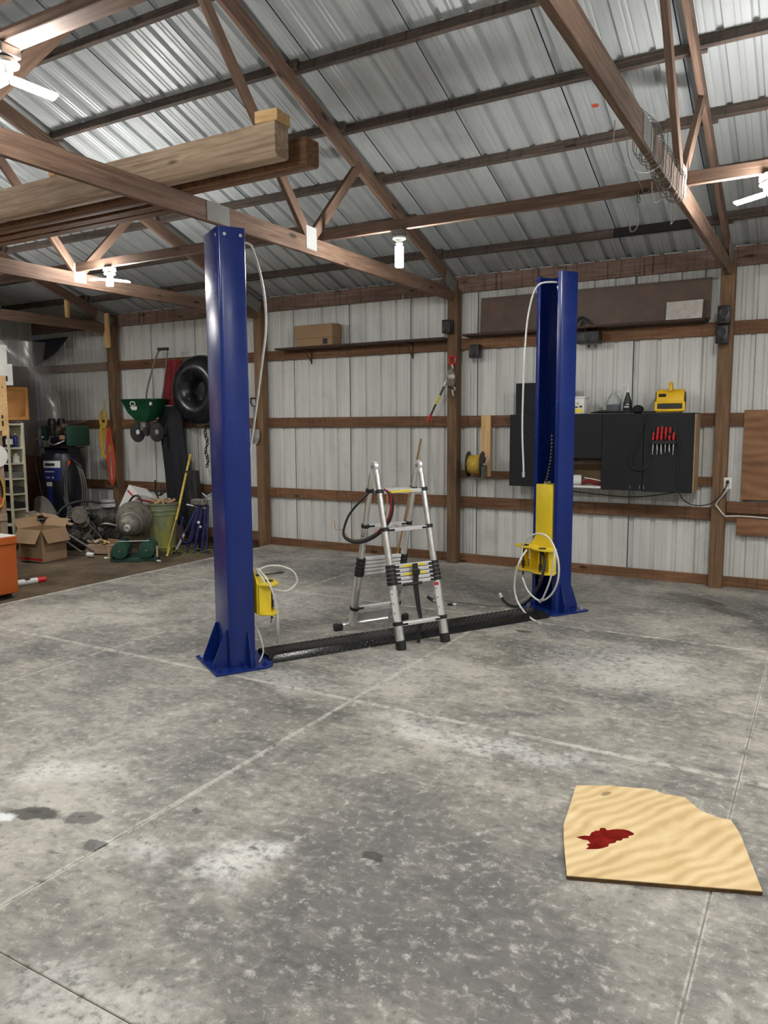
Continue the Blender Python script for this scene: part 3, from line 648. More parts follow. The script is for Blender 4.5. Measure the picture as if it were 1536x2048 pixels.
# strap hanging off the collapsed rungs
c0 = rails['f1'](.53).lerp(rails['f2'](.53),.48)+fwd*.045
st = [c0+Vector((0,0,.01)), c0+fwd*.012-Vector((0,0,.08)), c0+fwd*.015-Vector((0,0,.17)), c0+fwd*.02+side*.02-Vector((0,0,.33)), c0+fwd*.03+side*.035-Vector((0,0,.45)), c0+fwd*.025+side*.015-Vector((0,0,.56)), c0+fwd*.03+side*.02-Vector((0,0,.66))]
b = B(); n = len(st); wd = [.024,.024,.024,.02,.016,.02,.012]
for i,pt in enumerate(st):
    for sg in (-1,1): b.v.append(tuple(pt+side*sg*wd[i]+fwd*.004*math.sin(i*2)))
b.f = [(2*i,2*i+1,2*i+3,2*i+2) for i in range(n-1)]
part(b, 'strap', 'black', t, world=True, solid=.003)
part(B().box(c0+fwd*.02-Vector((0,0,.055)),(.055,.03,.05),(0,0,math.atan2(side.y,side.x))), 'strap_buckle', 'black', t, .005, world=True)
pb = rails['f1'](.64).lerp(rails['f2'](.64),.2); pe = rails['f1'](.64).lerp(rails['f2'](.64),.62)
part(B().cyl(pb+fwd*.02, pe+fwd*.02, .012, n=10), 'handle_bar', 'black', t, world=True)
# belt and wires hung over the ladder's left rails
o1 = rails['f1'](.09)+side*.035
loop = [o1+fwd*.02, o1+side*.045+fwd*.03-Vector((0,0,.04)), o1+side*.07+fwd*.02-Vector((0,0,.13)), o1+side*.05-Vector((0,0,.25)), o1-side*.02-fwd*.06-Vector((0,0,.36)), o1-side*.10-fwd*.16-Vector((0,0,.425)), o1-side*.16-fwd*.24-Vector((0,0,.42)), o1-side*.19-fwd*.28-Vector((0,0,.36)), o1-side*.15-fwd*.24-Vector((0,0,.2)), o1-side*.05-fwd*.12-Vector((0,0,.03))]
t = thing('hanging_cable_loop', 'black cable loop with red wire hung over the top of the ladder', 'cable', loop[5])
part(B().tube(loop, .017, 8, 6, rr=lambda s: .55+.6*math.sin(math.pi*min(1,s*1.25))), 'sleeve', 'rubber', t, world=True)
part(B().tube([p+Vector((.012,-.012,.012))-side*.012 for p in loop[:5]], .0045, 6, 6), 'red_wire', 'redp', t, world=True)
part(B().tube([p+Vector((0,0,.018)) for p in loop[5:8]]+[loop[7]-side*.05-fwd*.03+Vector((0,0,.03)), loop[7]-side*.06-fwd*.035+Vector((0,0,.10))], .004, 6, 6), 'white_wire', 'beige', t, world=True)
part(B().tube([o1+side*.02+fwd*.03-Vector((0,0,.02)), o1+side*.015+fwd*.03-Vector((0,0,.15)), o1+side*.005+fwd*.02-Vector((0,0,.24))], .004, 6, 5), 'brown_wire', 'beige', t, world=True)
# ================================================================ things on the slab
# plywood offcut, red spill on it
op = [(-.764,2.691),(-.114,2.945),(-.224,3.339),(-.268,3.438),(-.33,3.435),(-.396,3.463),(-.44,3.515),(-.472,3.554),(-.56,3.542),(-.624,3.56),(-.80,3.50),(-.938,3.425),(-.905,3.20),(-.885,3.05),(-.845,2.92)]
cxp, cyp = -.55, 3.15
pl = part(B().prism([(x-cxp,y-cyp) for x,y in op], 0.002, .019), 'plywood_offcut', 'ply', None, .0015)
pl.location = (cxp,cyp,0); tag(pl, 'irregular plywood offcut lying on the concrete with a red spill on it', 'plywood')
b = B(); b.prism([((x-cxp)*1.0008,(y-cyp)*1.0008) for x,y in op], .0035, .0155); part(b, 'veneer_edge', 'plyedge', pl)
sp_ = [(-.82,2.985),(-.795,3.012),(-.775,3.02),(-.775,3.05),(-.763,3.075),(-.75,3.082),(-.752,3.105),(-.735,3.115),(-.722,3.10),(-.705,3.118),(-.69,3.13),(-.662,3.142),(-.64,3.142),(-.618,3.13),(-.62,3.115),(-.634,3.10),(-.63,3.085),(-.65,3.07),(-.652,3.05),(-.668,3.04),(-.67,3.02),(-.69,3.0),(-.688,2.98),(-.705,2.955),(-.72,2.94),(-.745,2.925),(-.762,2.915),(-.755,2.94),(-.768,2.95),(-.757,2.968),(-.772,2.985),(-.79,2.98)]
b = B(); b.prism([(x+.012,y-.012) for x,y in sp_], .0192, .0207); o = single(b, 'red_spill', 'spill', 'dark red fluid spilled on the plywood offcut', 'spill', (-.70,3.03,.0192), bevel=.0006)
# air chuck and cord on the floor behind the ladder
t = thing('air_chuck', 'small black and silver plug lying on the floor behind the ladder', 'plug', (-3.2,6.5,0))
part(B().cyl((-.07,.0,.05),(-.01,0,.022),.016,n=12), 'grip', 'black', t); part(B().cyl((-.01,0,.022),(.03,0,.018),.012,n=12).ball((.035,0,.018),.017), 'tip', 'galv', t)
t = thing('extension_lead', 'thin dark cord with white plug lying behind the black floor cover', 'cord', (-2.8,6.5,0))
part(B().tube([(-.33,.12,.006),(-.2,.1,.006),(-.05,.13,.006),(.1,.12,.006),(.25,.18,.006),(.33,.19,.006)], .005, 6).tube([(-.05,.13,.006),(-.1,.02,.006),(-.19,-.02,.008)], .005, 6), 'wire', 'wire', t)
part(B().cyl((-.19,-.02,.012),(-.24,-.035,.012),.010,n=10), 'connector', 'black', t); part(B().cyl((-.16,-.012,.012),(-.19,-.02,.012),.013,n=10), 'plug', 'white', t)
# ================================================================ on the back wall
GY = YB-.05     # face of the girts
def plank_shelf(label, x0, x1, y0, y1, z, brackets):
    t = thing('wall_shelf', label, 'shelf', ((x0+x1)/2,y1,z))
    board('shelf_board', (x0,(y0+y1)/2,z-.012),(x1,(y0+y1)/2,z-.012), y1-y0, .024, 'darkwood', t)
    for x in brackets:
        part(B().box((x,y1-.005,z-.12),(.022,.006,.19)).box((x,(y0+y1)/2,z-.03),(.022,y1-y0-.02,.006)).tube([(x,y1-.01,z-.19),(x,y0+.05,z-.035)], .006, 6, 1), 'bracket', 'darkwood', t, world=True)
    return t
plank_shelf('long dark plank shelf with the cardboard box on it', -6.55, -4.02, GY-.24, GY, 2.745, (-6.1,-4.55))
plank_shelf('long dark plank shelf under the brown metal sheet', -3.78, -1.12, GY-.22, GY, 2.765, (-2.34,))
# cardboard box on the shelf
t = thing('cardboard_box', 'brown cardboard box with overhanging lid on the left wall shelf', 'box', (-5.90,GY-.13,2.746))
part(B().bb((-.29,-.10,0),(.29,.11,.13)), 'body', 'card', t, .003); part(B().bb((-.305,-.115,.10),(.30,.12,.27)), 'lid', 'card', t, .003)
part(B().box((.18,-.102,.05),(.07,.004,.07)), 'label', 'darkink', t)
part(B().box((.1,0,.275),(.38,.20,.004),(R(3),0,0)), 'flap', 'card', t)
# brown sheet and pale board on the right-hand shelf
t = thing('metal_sheet', 'long brown metal sheet leaning on the wall above the right shelf', 'sheet', (-2.36,GY-.03,2.766))
part(B().prism([(-1.27,0),(1.27,0),(1.27,.425),(-1.27,.425)], -.002, .002, Matrix.Rotation(R(-3),4,'X') @ FLAT), 'sheet', 'brownmetal', t)
b = B(); b.v = [(-1.27,-.012,.004),(1.27,-.012,.004),(1.27,-.012,.018),(-1.27,-.012,.018)]; b.f = [(0,1,2,3)]; part(b, 'hem', 'darkwood', t, solid=.004)
t = thing('pale_board', 'pale grey board standing on the right shelf in front of the brown sheet', 'board', (-1.34,GY-.12,2.766))
part(B().box((0,.04,.10),(.36,.018,.20),(R(-8),0,R(-4))), 'board', 'board', t, .002)
single(B().tube([(-2.46,GY-.15,2.785),(-2.43,GY-.14,2.84),(-2.38,GY-.12,2.86),(-2.33,GY-.12,2.80)], .018, 8, 4), 'gauge_clamp', 'black', 'small black clamp on the right shelf beside the far column', 'clamp', (-2.4,GY-.13,2.766))
# small loudspeakers
def speaker(label, x, y, z, w_=.105, h=.155, d=.12, rz=0):
    t = thing('speaker', label, 'speaker', (x,y,z), rz, 'small black loudspeakers')
    part(B().box((0,0,h/2),(w_,d,h)), 'cabinet', 'black', t, .006, 2)
    part(B().lathe([(.041,0),(.041,.004),(.03,.004),(.012,-.004)],(0,-d/2-.001,h*.62),(0,-1,0),20), 'woofer', 'rubber', t)
    part(B().lathe([(.016,0),(.016,.004),(.008,.002)],(0,-d/2-.001,h*.2),(0,-1,0),16), 'port', 'cabinet', t)
    part(B().bb((-.02,d/2,h*.3),(.02,d/2+.045,h*.6)), 'mount', 'steel', t); return t
speaker('small black speaker fixed to the middle wall post', -3.97, 8.42, 2.785)
speaker('small black speaker hung under the shelf right of the middle post', -3.66, 8.53, 2.49, .12)
speaker('upper black speaker of the pair on the right wall post', -.94, 8.40, 2.685, .115, .175)
speaker('lower black speaker of the pair on the right wall post', -.95, 8.40, 2.495, .115, .175)
speaker('black speaker under the right shelf half hidden by the far column', -2.30, 8.50, 2.575, .24, .13, .16)
# ---- black wall cabinets
CF = 8.30
t = thing('wall_cabinet', 'large black wall cabinet with open niche behind the far blue column', 'cabinet', (-2.10,8.45,1.01))
x0,x1,z0,z1 = -3.13,-1.16,1.012,1.815; xm,xs = -2.085,-1.655
def cb(a, b_, nm='side_panel', mat='cabinet', bev=.003): return part(B().bb(a,b_), nm, mat, t, bev, world=True)
cb((x0,CF+.02,z1-.018),(x1,GY,z1),'top_panel'); cb((x0,CF+.02,z0),(x0+.018,GY,z1-.018)); cb((x1-.018,CF+.012,z0-.01),(x1+.01,GY,z1-.01),'side_panel','beige')
cb((x0+.02,GY-.014,z0+.02),(x1-.02,GY-.004,z1-.02),'back_panel','beige'); cb((xm-.009,CF+.02,z0+.01),(xm+.009,GY-.02,z1-.02),'divider')
cb((x0,CF+.02,z0),(-2.6,GY-.01,z0+.018),'bottom_panel'); cb((xm,CF+.02,z0-.01),(x1-.02,GY-.01,z0+.01),'bottom_panel')
cb((x0,CF,z0-.005),(-2.46,CF+.02,z1),'door'); cb((-2.455,CF,1.335),(xm-.004,CF+.02,z1),'door'); cb((xm,CF,z0-.01),(xs-.003,CF+.02,z1),'door'); cb((xs+.003,CF,z0-.015),(x1,CF+.02,z1),'door')
cb((-2.455,CF+.005,z0),(xm,GY-.02,z0+.022),'shelf','white'); cb((-2.455,CF+.06,1.265),(xm-.01,CF+.08,1.335),'rail','darkwood')
for x in (-1.78,-1.68,-1.64): cb((x,CF-.012,z0+.01),(x+.006,CF,z0+.05),'hinge','steel',0)
single(B().bb((-3.10,8.40,1.817),(-2.47,8.42,2.17)), 'square_board', 'cabinet', 'black square panel standing on the left end of the black cabinet', 'panel', (-2.8,8.41,1.817), bevel=.002)
# niche contents
t = thing('tape_roll', 'white roll lying in the open niche of the black cabinet', 'roll', (-2.385,8.42,1.036))
part(B().lathe([(.02,-.05),(.055,-.05),(.055,.05),(.02,.05)],(0,0,.055),(1,.3,0),24), 'roll', 'white', t); part(B().cyl((.056,.0169,.055),(.06,.018,.055),.022), 'core', 'darkink', t)
single(B().tube([(-2.32,8.40,1.05),(-2.25,8.41,1.08),(-2.17,8.42,1.06),(-2.11,8.42,1.05)], .022, 8, 4), 'red_rag', 'red', 'crumpled dark red rag in the cabinet niche', 'rag', (-2.2,8.41,1.034))
single(B().cyl((-2.30,8.44,1.115),(-2.11,8.41,1.088),.007), 'scraper', 'white', 'thin pale stick lying over the red rag in the niche', 'tool', (-2.2,8.42,1.09))
# ---- on top of the cabinet
t = thing('white_bucket', 'square white tub with yellow label on the cabinet beside the far column', 'tub', (-2.37,8.42,1.815))
part(B().prism([(-.075,-.075),(.075,-.075),(.075,.075),(-.075,.075)], 0, .175), 'body', 'white', t, .012, 2); part(B().prism([(-.085,-.085),(.085,-.085),(.085,.085),(-.085,.085)], .165, .19), 'lid', 'white', t, .008, 2)
part(B().box((0,-.0762,.035),(.11,.002,.04)), 'yellow_band', 'stickery', t); part(B().box((-.02,-.0762,.075),(.05,.002,.014)).box((.035,-.0762,.08),(.03,.002,.02)), 'print', 'darkink', t)
part(B().prism([(-.014,0),(.014,0),(0,.03)], 0, .002, Matrix.Translation((0,-.0755,.105)) @ FLAT), 'leaf_mark', 'greenink', t)
t = thing('clear_jug', 'clear plastic jug with some blue liquid on the black cabinet', 'jug', (-2.00,8.42,1.84))
part(B().lathe([(.07,0),(.075,.02),(.075,.11),(.05,.16),(.02,.195),(.02,.215)],(0,0,0)), 'bottle', 'clear', t); part(B().lathe([(.068,.004),(.071,.02),(.066,.07),(.03,.078)],(0,0,0)), 'liquid', 'liquid', t)
part(B().tube([(.022,0,.20),(.075,0,.20),(.085,0,.13),(.073,0,.08)], .009, 8, 5), 'handle', 'clear', t)
t = thing('pump_bottle', 'black pump bottle with white top on the black cabinet', 'bottle', (-1.855,8.42,1.825))
part(B().lathe([(.042,0),(.045,.01),(.045,.10),(.038,.125),(.016,.20),(.015,.215)],(0,0,0)), 'body', 'black', t); part(B().lathe([(.02,.213),(.02,.24),(.008,.245),(.008,.28),(.014,.282),(.014,.295)],(0,0,0)), 'pump', 'white', t)
part(B().box((-.035,0,.288),(.06,.012,.01)), 'spout', 'white', t); part(B().box((0,-.0455,.06),(.05,.002,.012)).box((.01,-.0455,.085),(.03,.002,.008)), 'print', 'white', t)
t = thing('small_bottle', 'small clear bottle between the blue jug and the black pump bottle', 'bottle', (-1.935,8.45,1.835))
part(B().lathe([(.022,0),(.024,.01),(.024,.08),(.01,.11),(.01,.125)],(0,0,0)), 'body', 'clear', t); part(B().lathe([(.012,.12),(.012,.14)],(0,0,0)), 'cap', 'white', t)
t = thing('baseball_cap', 'black cap lying on the cabinet next to the pump bottle', 'cap', (-1.745,8.42,1.825))
part(B().ball((0,0,.03),(.062,.055,.05)), 'crown', 'cloth', t); part(B().prism([(-.05,-.03),(.05,-.03),(.055,-.07),(.02,-.095),(-.02,-.095),(-.055,-.07)], .005, .012), 'brim', 'cloth', t)
b = B()
for k in range(5): b.tube([(-2.22+.02*k,8.36+.02*k,1.828+.004*k),(-2.08,8.34+.02*k,1.834+.003*k),(-1.9,8.35+.01*k,1.832+.002*k),(-1.72,8.36+.012*k,1.83),(-1.60+.01*k,8.37,1.828),(-1.66,8.44,1.828),(-1.95,8.5,1.829),(-2.18,8.46,1.829)], .0075, 6, 5, True)
single(b, 'cable_bundle', 'rubber', 'loose bundle of black cable lying along the cabinet top', 'cable', (-1.9,8.42,1.82))
cable('black cable looping down the front of the black cabinet', [(-1.66,8.37,1.835),(-1.645,8.285,1.82),(-1.66,8.283,1.70),(-1.72,8.283,1.5),(-1.775,8.283,1.33),(-1.75,8.283,1.24),(-1.67,8.283,1.225),(-1.60,8.283,1.28),(-1.575,8.283,1.42),(-1.57,8.283,1.55)], .006, 'rubber', name='black_cable')
# blower
t = thing('floor_blower', 'yellow carpet blower fan standing on the right end of the black cabinet', 'blower', (-1.42,8.42,1.822), R(6))
b = B()
prof = [(-.11,0)]+[(-.11,.03),(-.105,.10)]+[(.03+.115*math.cos(R(a)),.125+.115*math.sin(R(a))) for a in range(170,-91,-13)]
m = Matrix(((0,0,1,0),(1,0,0,0),(0,1,0,0),(0,0,0,1)))
part(B().prism(prof, -.135, .135, m), 'housing', 'yellowpl', t, .012, 2)
fr = part(B().tube([(-.115,-.118,.022),(.115,-.118,.022),(.132,-.118,.036),(.132,-.118,.086),(.115,-.118,.10),(-.115,-.118,.10),(-.132,-.118,.086),(-.132,-.118,.036)], .015, 8, 4, True), 'outlet_rim', 'yellowpl', t)
part(B().box((0,-.115,.061),(.25,.012,.068)), 'outlet', 'black', t, .004)
for x in range(-3,4): part(B().box((x*.034,-.122,.061),(.004,.004,.062)), 'grille_bar', 'rubber', t)
for sx in (-1,1): part(B().lathe([(.085,0),(.09,.008),(.06,.01),(.05,.002)],(sx*.136,.03,.125),(sx,0,0),24), 'intake', 'black', t)
part(B().tube([(.0,-.055,.215),(0,-.05,.27),(0,-.01,.295),(0,.04,.285),(0,.07,.25),(0,.075,.22)], .02, 10, 5), 'handle', 'yellowpl', t)
part(B().box((-.075,-.083,.175),(.07,.004,.034),(R(-38),0,0)), 'rating_label', 'darkink', t)
# screwdriver rack on the cabinet door
t = thing('tool_rack', 'black wall rack holding red screwdrivers on the right black cabinet door', 'rack', (-1.45,CF,1.50))
part(B().bb((-.125,-.062,.0),(.125,-.001,.035)).bb((-.125,-.075,-.002),(.125,-.062,.012)), 'holder', 'black', t, .003)
random.seed(11)
for i in range(18):
    row = i//6; x = -.10+(i%6)*.04; y = -.014-.018*row; h = [.17,.12,.075][row]+random.uniform(-.01,.012)
    s = tag(thing('screwdriver', 'x', 'screwdriver'), '%s-handled screwdriver in the cabinet door rack, %s row, %s from left' % ('red' if i%5 else 'black', ['back','middle','front'][row], ['first','second','third','fourth','fifth','sixth'][i%6]), 'screwdriver', 'screwdrivers in the rack'); s.matrix_basis = Matrix.Translation((-1.45+x,CF+y,1.50)); s.location = (-1.45+x,CF+y,1.50)
    part(B().lathe([(.007,.035),(.012,.045),(.009,h*.55+.02),(.012,h-.02),(.010,h)],(0,0,0),n=10), 'handle', 'redp' if i%5 else 'black', s)
    part(B().cyl((0,0,-.03-.10*((i*7)%5)/5),(0,0,.036),.0035,n=6), 'blade', 'galv', s)
# outlet, cords, plywood on the right post
t = thing('power_outlet', 'white power outlet box on the right wall post with a black plug', 'outlet', (-.845,8.47,1.10))
part(B().box((0,0,0),(.075,.02,.115)), 'cover', 'white', t, .004, 2); part(B().bb((-.03,.01,-.05),(.03,.05,.05)), 'box', 'galv', t); part(B().box((0,-.022,.012),(.03,.028,.032)), 'plug', 'black', t, .006); 
for z in (-.025,.025): part(B().box((0,-.0105,z),(.03,.003,.026)), 'socket', 'cream', t, .002)
cable('black power cord sagging from the outlet to the cabinet', [(-.845,8.435,1.105),(-.86,8.43,1.06),(-.91,8.42,.96),(-1.0,8.42,.885),(-1.12,8.40,.865),(-1.22,8.36,.90),(-1.28,8.30,1.0),(-1.30,8.285,1.2),(-1.305,8.283,1.45),(-1.33,8.283,1.6),(-1.36,8.31,1.835),(-1.40,8.36,1.835)], .006, 'rubber', 'cord', 'extension_lead')
cable('thin black wire sagging under the black cabinet', [(-3.0,8.62,1.0),(-2.6,8.60,.955),(-2.3,8.6,.93),(-1.9,8.6,.905),(-1.6,8.6,.93),(-1.25,8.58,1.0)], .005, 'rubber', 'wire', 'thin_wire')
cable('white cable running from the outlet round the post to the right', [(-.845,8.46,1.045),(-.87,8.45,1.0),(-.945,8.47,.885),(-.93,8.47,.85),(-.86,8.48,.765),(-.83,8.55,.755),(-.70,8.60,.755),(-.5,8.60,.75),(-.2,8.60,.74),(.3,8.6,.74)], .007, 'white', 'cable', 'white_cable', sub=5)
def wallply(label, x0, x1, z0, z1, y, mat='plyold'):
    o = part(B().box((0,0,0),(x1-x0,z1-z0,.014)), 'wall_plywood', mat, None, .002); o.matrix_basis = Matrix.Translation(((x0+x1)/2,y,(z0+z1)/2)) @ Matrix.Rotation(R(90),4,'X'); o.location = ((x0+x1)/2,y,(z0+z1)/2); o.rotation_euler = (R(90),0,0); return tag(o, label, 'plywood', 'plywood on the right wall')
wallply('large knotty plywood panel on the wall right of the outlet', -.735, .48, .925, 1.84, GY-.008)
wallply('lower plywood strip on the wall at the right edge', -.76, .48, .555, .735, GY-.008)
o = board('ledger_board', (-.86,GY-.03,.845),(.5,GY-.03,.845), .04, .115, 'wood'); tag(o, 'horizontal ledger board between the two plywood panels at right edge', 'board')
# reel of yellow line and its pine board
o = board('pine_board', (-3.545,GY-.022,1.815),(-3.545,GY-.022,1.08), .12, .038, 'pine', up=(0,1,0)); tag(o, 'upright new pine board nailed to the girts left of the black cabinet', 'board')
t = thing('cord_reel', 'reel wound with yellow line on the pine board', 'reel', (-3.60,8.42,1.235), R(8))
for sx in (-1,1): part(B().lathe([(.03,-.004),(.155,-.004),(.158,0),(.155,.004),(.03,.004)],(sx*.085,0,0),(1,0,0),28), 'flange', 'black', t)
part(B().lathe([(.105,-.08),(.115,-.04),(.11,0),(.116,.04),(.105,.08)],(0,0,0),(1,0,0),28), 'line_winding', 'rope', t)
part(B().cyl((.085,0,0),(.125,0,0),.022), 'hub', 'steel', t); part(B().tube([(.12,0,0),(.125,.04,.05),(.125,.03,.09),(.125,-.02,.10)], .008, 8, 4), 'crank', 'white', t)
part(B().bb((.09,-.07,-.17),(.105,.17,-.02)).bb((-.105,.02,-.17),(.105,.17,-.158)), 'bracket', 'fender', t, .003)
# ratchet hoist on the middle post
t = thing('hand_winch', 'lever chain hoist hanging on the middle wall post', 'hoist', (-3.93,8.46,2.0))
part(B().tube([(.045*math.cos(a),0,.47+.05*math.sin(a)) for a in [k*math.pi/5 for k in range(10)]], .013, 8, 3, True), 'hook_ring', 'redp', t)
part(B().tube([(0,-.005,.42),(.01,-.005,.38),(0,-.005,.36)], .016, 8, 3), 'neck', 'steel', t)
part(B().prism([(-.05,.17),(.03,.16),(.05,.22),(.055,.30),(.02,.37),(-.03,.36),(-.055,.28)], -.01, .05, FLAT), 'frame', 'castalu', t, .008, 2)
part(B().lathe([(.05,0),(.055,.015),(.03,.03),(.015,.032)],(.01,-.05,.27),(0,-1,0),18), 'drum_cover', 'steel', t)
part(B().tube([(.02,-.02,.16),(.05,-.02,.14),(.04,-.02,.11),(.01,-.02,.12),(.02,-.02,.08),(.03,-.02,.05)], .011, 8, 4), 'chain_end', 'steel', t)
hl = part(B().cyl((-.03,-.03,.28),(-.28,-.035,-.20),.013,n=10), 'lever', 'grease', t); part(B().cyl((-.045,-.03,.25),(-.09,-.031,.165),.017,n=10), 'ratchet_head', 'galv', hl)
part(B().cyl((-.143,-.033,.06),(-.20,-.034,-.045),.0145,n=10), 'lever_band', 'stickery', hl); part(B().cyl((-.262,-.035,-.165),(-.312,-.035,-.265),.016,n=10), 'lever_grip', 'redp', hl)
# shovel on the post left of the ladder
t = thing('hand_shovel', 'short shovel with black D-handle hanging on the post right of the near column', 'shovel', (-6.98,8.46,1.45))
part(B().tube([(-.055,0,.63),(-.05,0,.56),(0,0,.52),(.05,0,.56),(.055,0,.63)], .012, 8, 4).cyl((-.06,0,.635),(.06,0,.635),.013), 'd_handle', 'black', t)
part(B().cyl((0,0,.53),(.0,0,.18),.015), 'shaft', 'wire', t)
part(B().grid(lambda a,b_: ((-.08+.16*a)*(1 if b_ > .35 else .55+1.28*b_), -.02+.05*(abs(a-.5)*2)**2*.5, .0+.2*b_), 8, 6), 'blade', 'steel', t, solid=.004)
# wooden handle leaning on the wall behind the ladder
single(B().cyl((-4.40,8.56,1.53),(-4.52,8.10,.0),.013,n=12), 'broom_handle', 'broom', 'long wooden handle leaning on the wall behind the ladder', 'handle', (-4.52,8.1,0))
# wires tied round the right truss
t = thing('wire_coil', 'tangle of grey wire wound round the bottom chord of the right truss', 'wire', (-.93,4.9,3.165))
b = B(); random.seed(5)
for k in range(22):
    y = 4.35+k*.052; s = .03+random.uniform(0,.02); dz = random.uniform(0,.03)
    b.tube([(-.93-s,y,3.165-dz*.4),(-.93-s,y+.02,3.25),(-.93-s*.9,y+.03,3.33),(-.93+s*.9,y+.06,3.33),(-.93+s,y+.04,3.24),(-.93+s,y+.02,3.165-dz),(-.93,y+.01,3.150-dz)], .0022, 5, 4, True)
part(b, 'winding', 'wire', t, world=True)
part(B().tube([(-.96,3.9,3.16),(-1.0,4.1,3.06),(-.95,4.5,3.08),(-.9,4.75,3.2),(-.88,4.6,3.33),(-.93,4.3,3.35)], .0025, 6, 7), 'loose_loop', 'wire', t, world=True)
part(B().tube([(-1.0,5.3,3.16),(-1.22,5.4,3.70),(-1.24,5.4,3.5),(-1.15,5.4,3.28),(-1.12,5.4,3.22),(-1.06,5.4,3.29),(-1.0,5.4,3.6),(-.97,5.35,3.36)], .0026, 6, 7), 'hanging_loop', 'wire', t, world=True)
part(B().tube([(-1.0,5.0,3.17),(-1.02,5.2,3.1),(-1.0,5.5,3.2),(-.96,5.45,3.05),(-.95,5.4,3.0),(-.93,5.4,3.05),(-.94,5.3,3.17)], .003, 6, 7), 'hanging_loop', 'wire', t, world=True)
single(B().tube([(-1.16,5.40,3.24),(-1.17,5.40,3.19),(-1.155,5.4,3.165),(-1.15,5.40,3.19),(-1.165,5.4,3.2),(-1.16,5.4,3.05),(-1.17,5.4,3.0),(-1.20,5.4,2.985),(-1.21,5.4,3.02),(-1.205,5.4,3.09)], .004, 6, 6), 'wire_hook', 'wire', 'bent wire hook hanging from the wire tangle at right', 'hook', (-1.17,5.4,3.0))
cable('short white string hanging from the eave by the middle post', [(-4.62,8.5,3.3),(-4.62,8.5,3.2),(-4.615,8.5,3.1)], .004, 'white', 'string', 'white_string')
o = single(B().ball((-1.76,6.5,0),(.03,.02,.004)), 'orange_mark', 'orangecord', 'orange paint blot on the roof sheet left of the right truss', 'paint mark', (-1.76,6.5,0)); o.location = (-1.76,6.50,roofz(6.5)-.004); o.rotation_euler = (-slope,0,0)
# ================================================================ the dirt-floored corner
G = -.04
GY = YB-.05
# orange tool cabinet
t = thing('tool_cabinet', 'orange steel tool cabinet at the left edge on the dirt', 'cabinet', (-7.5,4.2,G))
part(B().bb((-.42,-.62,.06),(.37,.61,.56)), 'body', 'orange', t, .006); part(B().bb((-.43,-.63,.565),(.38,.62,.645)), 'lid', 'orange', t, .006); part(B().bb((-.42,-.62,.645),(.37,.61,.652)), 'top_mat', 'white', t)
for x in (-.34,.3):
    for y in (-.52,.54): part(B().cyl((x-.012,y,.03),(x+.012,y,.03),.03,n=14).bb((x-.02,y-.02,.03),(x+.02,y+.02,.06)), 'caster', 'black', t)
# wooden storage rack behind it
t = thing('wooden_rack', 'rough lumber storage rack behind the orange cabinet at the left edge', 'rack', (-8.75,5.2,G))
for x,y in ((-8.62,5.66),(-8.62,4.5),(-9.2,5.66),(-9.2,4.5)): board('upright', (x,y,G),(x,y,1.72), .045, .09, 'timber', t)
for z in (.62,1.02,1.62):
    board('cross_rail', (-8.60,4.4,z),(-8.60,5.70,z), .04, .09, 'timber', t); board('cross_rail', (-9.2,4.4,z),(-9.2,5.7,z), .04, .09, 'timber', t)
    part(B().bb((-9.2,4.4,z+.045),(-8.62,5.7,z+.06)), 'shelf', 'plyold', t, world=True)
part(B().bb((-8.60,4.4,1.60),(-8.58,5.79,2.32)), 'pine_panel', 'pine', t, .003, world=True)
part(B().bb((-8.578,5.70,1.72),(-8.574,5.72,1.78)).bb((-8.578,5.70,1.81),(-8.574,5.72,1.85)), 'slot', 'black', t, world=True)
t = thing('tape_disc', 'grey-white plastic disc hung on the wooden rack at left edge', 'disc', (-8.56,5.60,1.36))
part(B().lathe([(.03,-.012),(.13,-.012),(.135,0),(.13,.012),(.06,.014),(.03,.012)],(0,0,0),(1,0,0),28), 'disc', 'white', t)
t = thing('cord_bundle', 'black and yellow cord bundle with an orange piece hanging on the wooden rack', 'cord', (-8.57,5.55,.75))
for k in range(4): part(B().tube([(.01*k,.1*math.cos(a),.16+.2*math.sin(a)+.01*k) for a in [i*math.pi/4 for i in range(8)]], .012, 7, 4, True), 'coil', 'rubber' if k < 3 else 'rope', t)
part(B().bb((-.01,-.02,-.02),(.03,.08,.12)), 'connector', 'orangecord', t, .01)
# tall metal shelf unit with small goods
SX, SY = -10.2, 6.875
t = thing('shelf_unit', 'tall cream metal shelf unit beside the air compressor', 'shelf', (SX,SY,G))
hw2, dp, hgt = .115, .30, 1.80
for sx in (-1,1):
    for sy in (-1,1): part(B().box((sx*dp/2,sy*hw2,hgt/2),(.03,.03,hgt)), 'upright', 'cream', t, .002)
for z in (.1,.33,.56,.78,1.0,1.22,1.44,1.78): part(B().box((0,0,z),(dp,2*hw2,.025)), 'shelf', 'cream', t, .002)
part(B().bb((-dp/2,-hw2,.1),(-dp/2+.006,hw2,1.78)), 'back_panel', 'darkink', t); part(B().bb((-dp/2,hw2-.004,.1),(dp/2,hw2+.004,1.78)), 'end_panel', 'cream', t)
def bottle(label, x, y, z, r, h, mat, cap, lab=None, cat='bottle'):
    q = thing('bottle', label, cat, (x,y,z), 0, 'goods on the cream shelf unit')
    part(B().lathe([(r*.95,0),(r,.008),(r,h*.7),(r*.4,h*.86),(r*.4,h*.9)],(0,0,0),n=16), 'body', mat, q); part(B().lathe([(r*.45,h*.89),(r*.45,h)],(0,0,0),n=14), 'cap', cap, q)
    if lab: part(B().lathe([(r*1.02,h*.2),(r*1.02,h*.55)],(0,0,0),n=16,cap=False), 'label', lab, q)
zz = G+1.44+.0125
bottle('black oil bottle with white label on the cream shelf unit', SX+.06, SY-.04, zz, .048, .22, 'black', 'black', 'white')
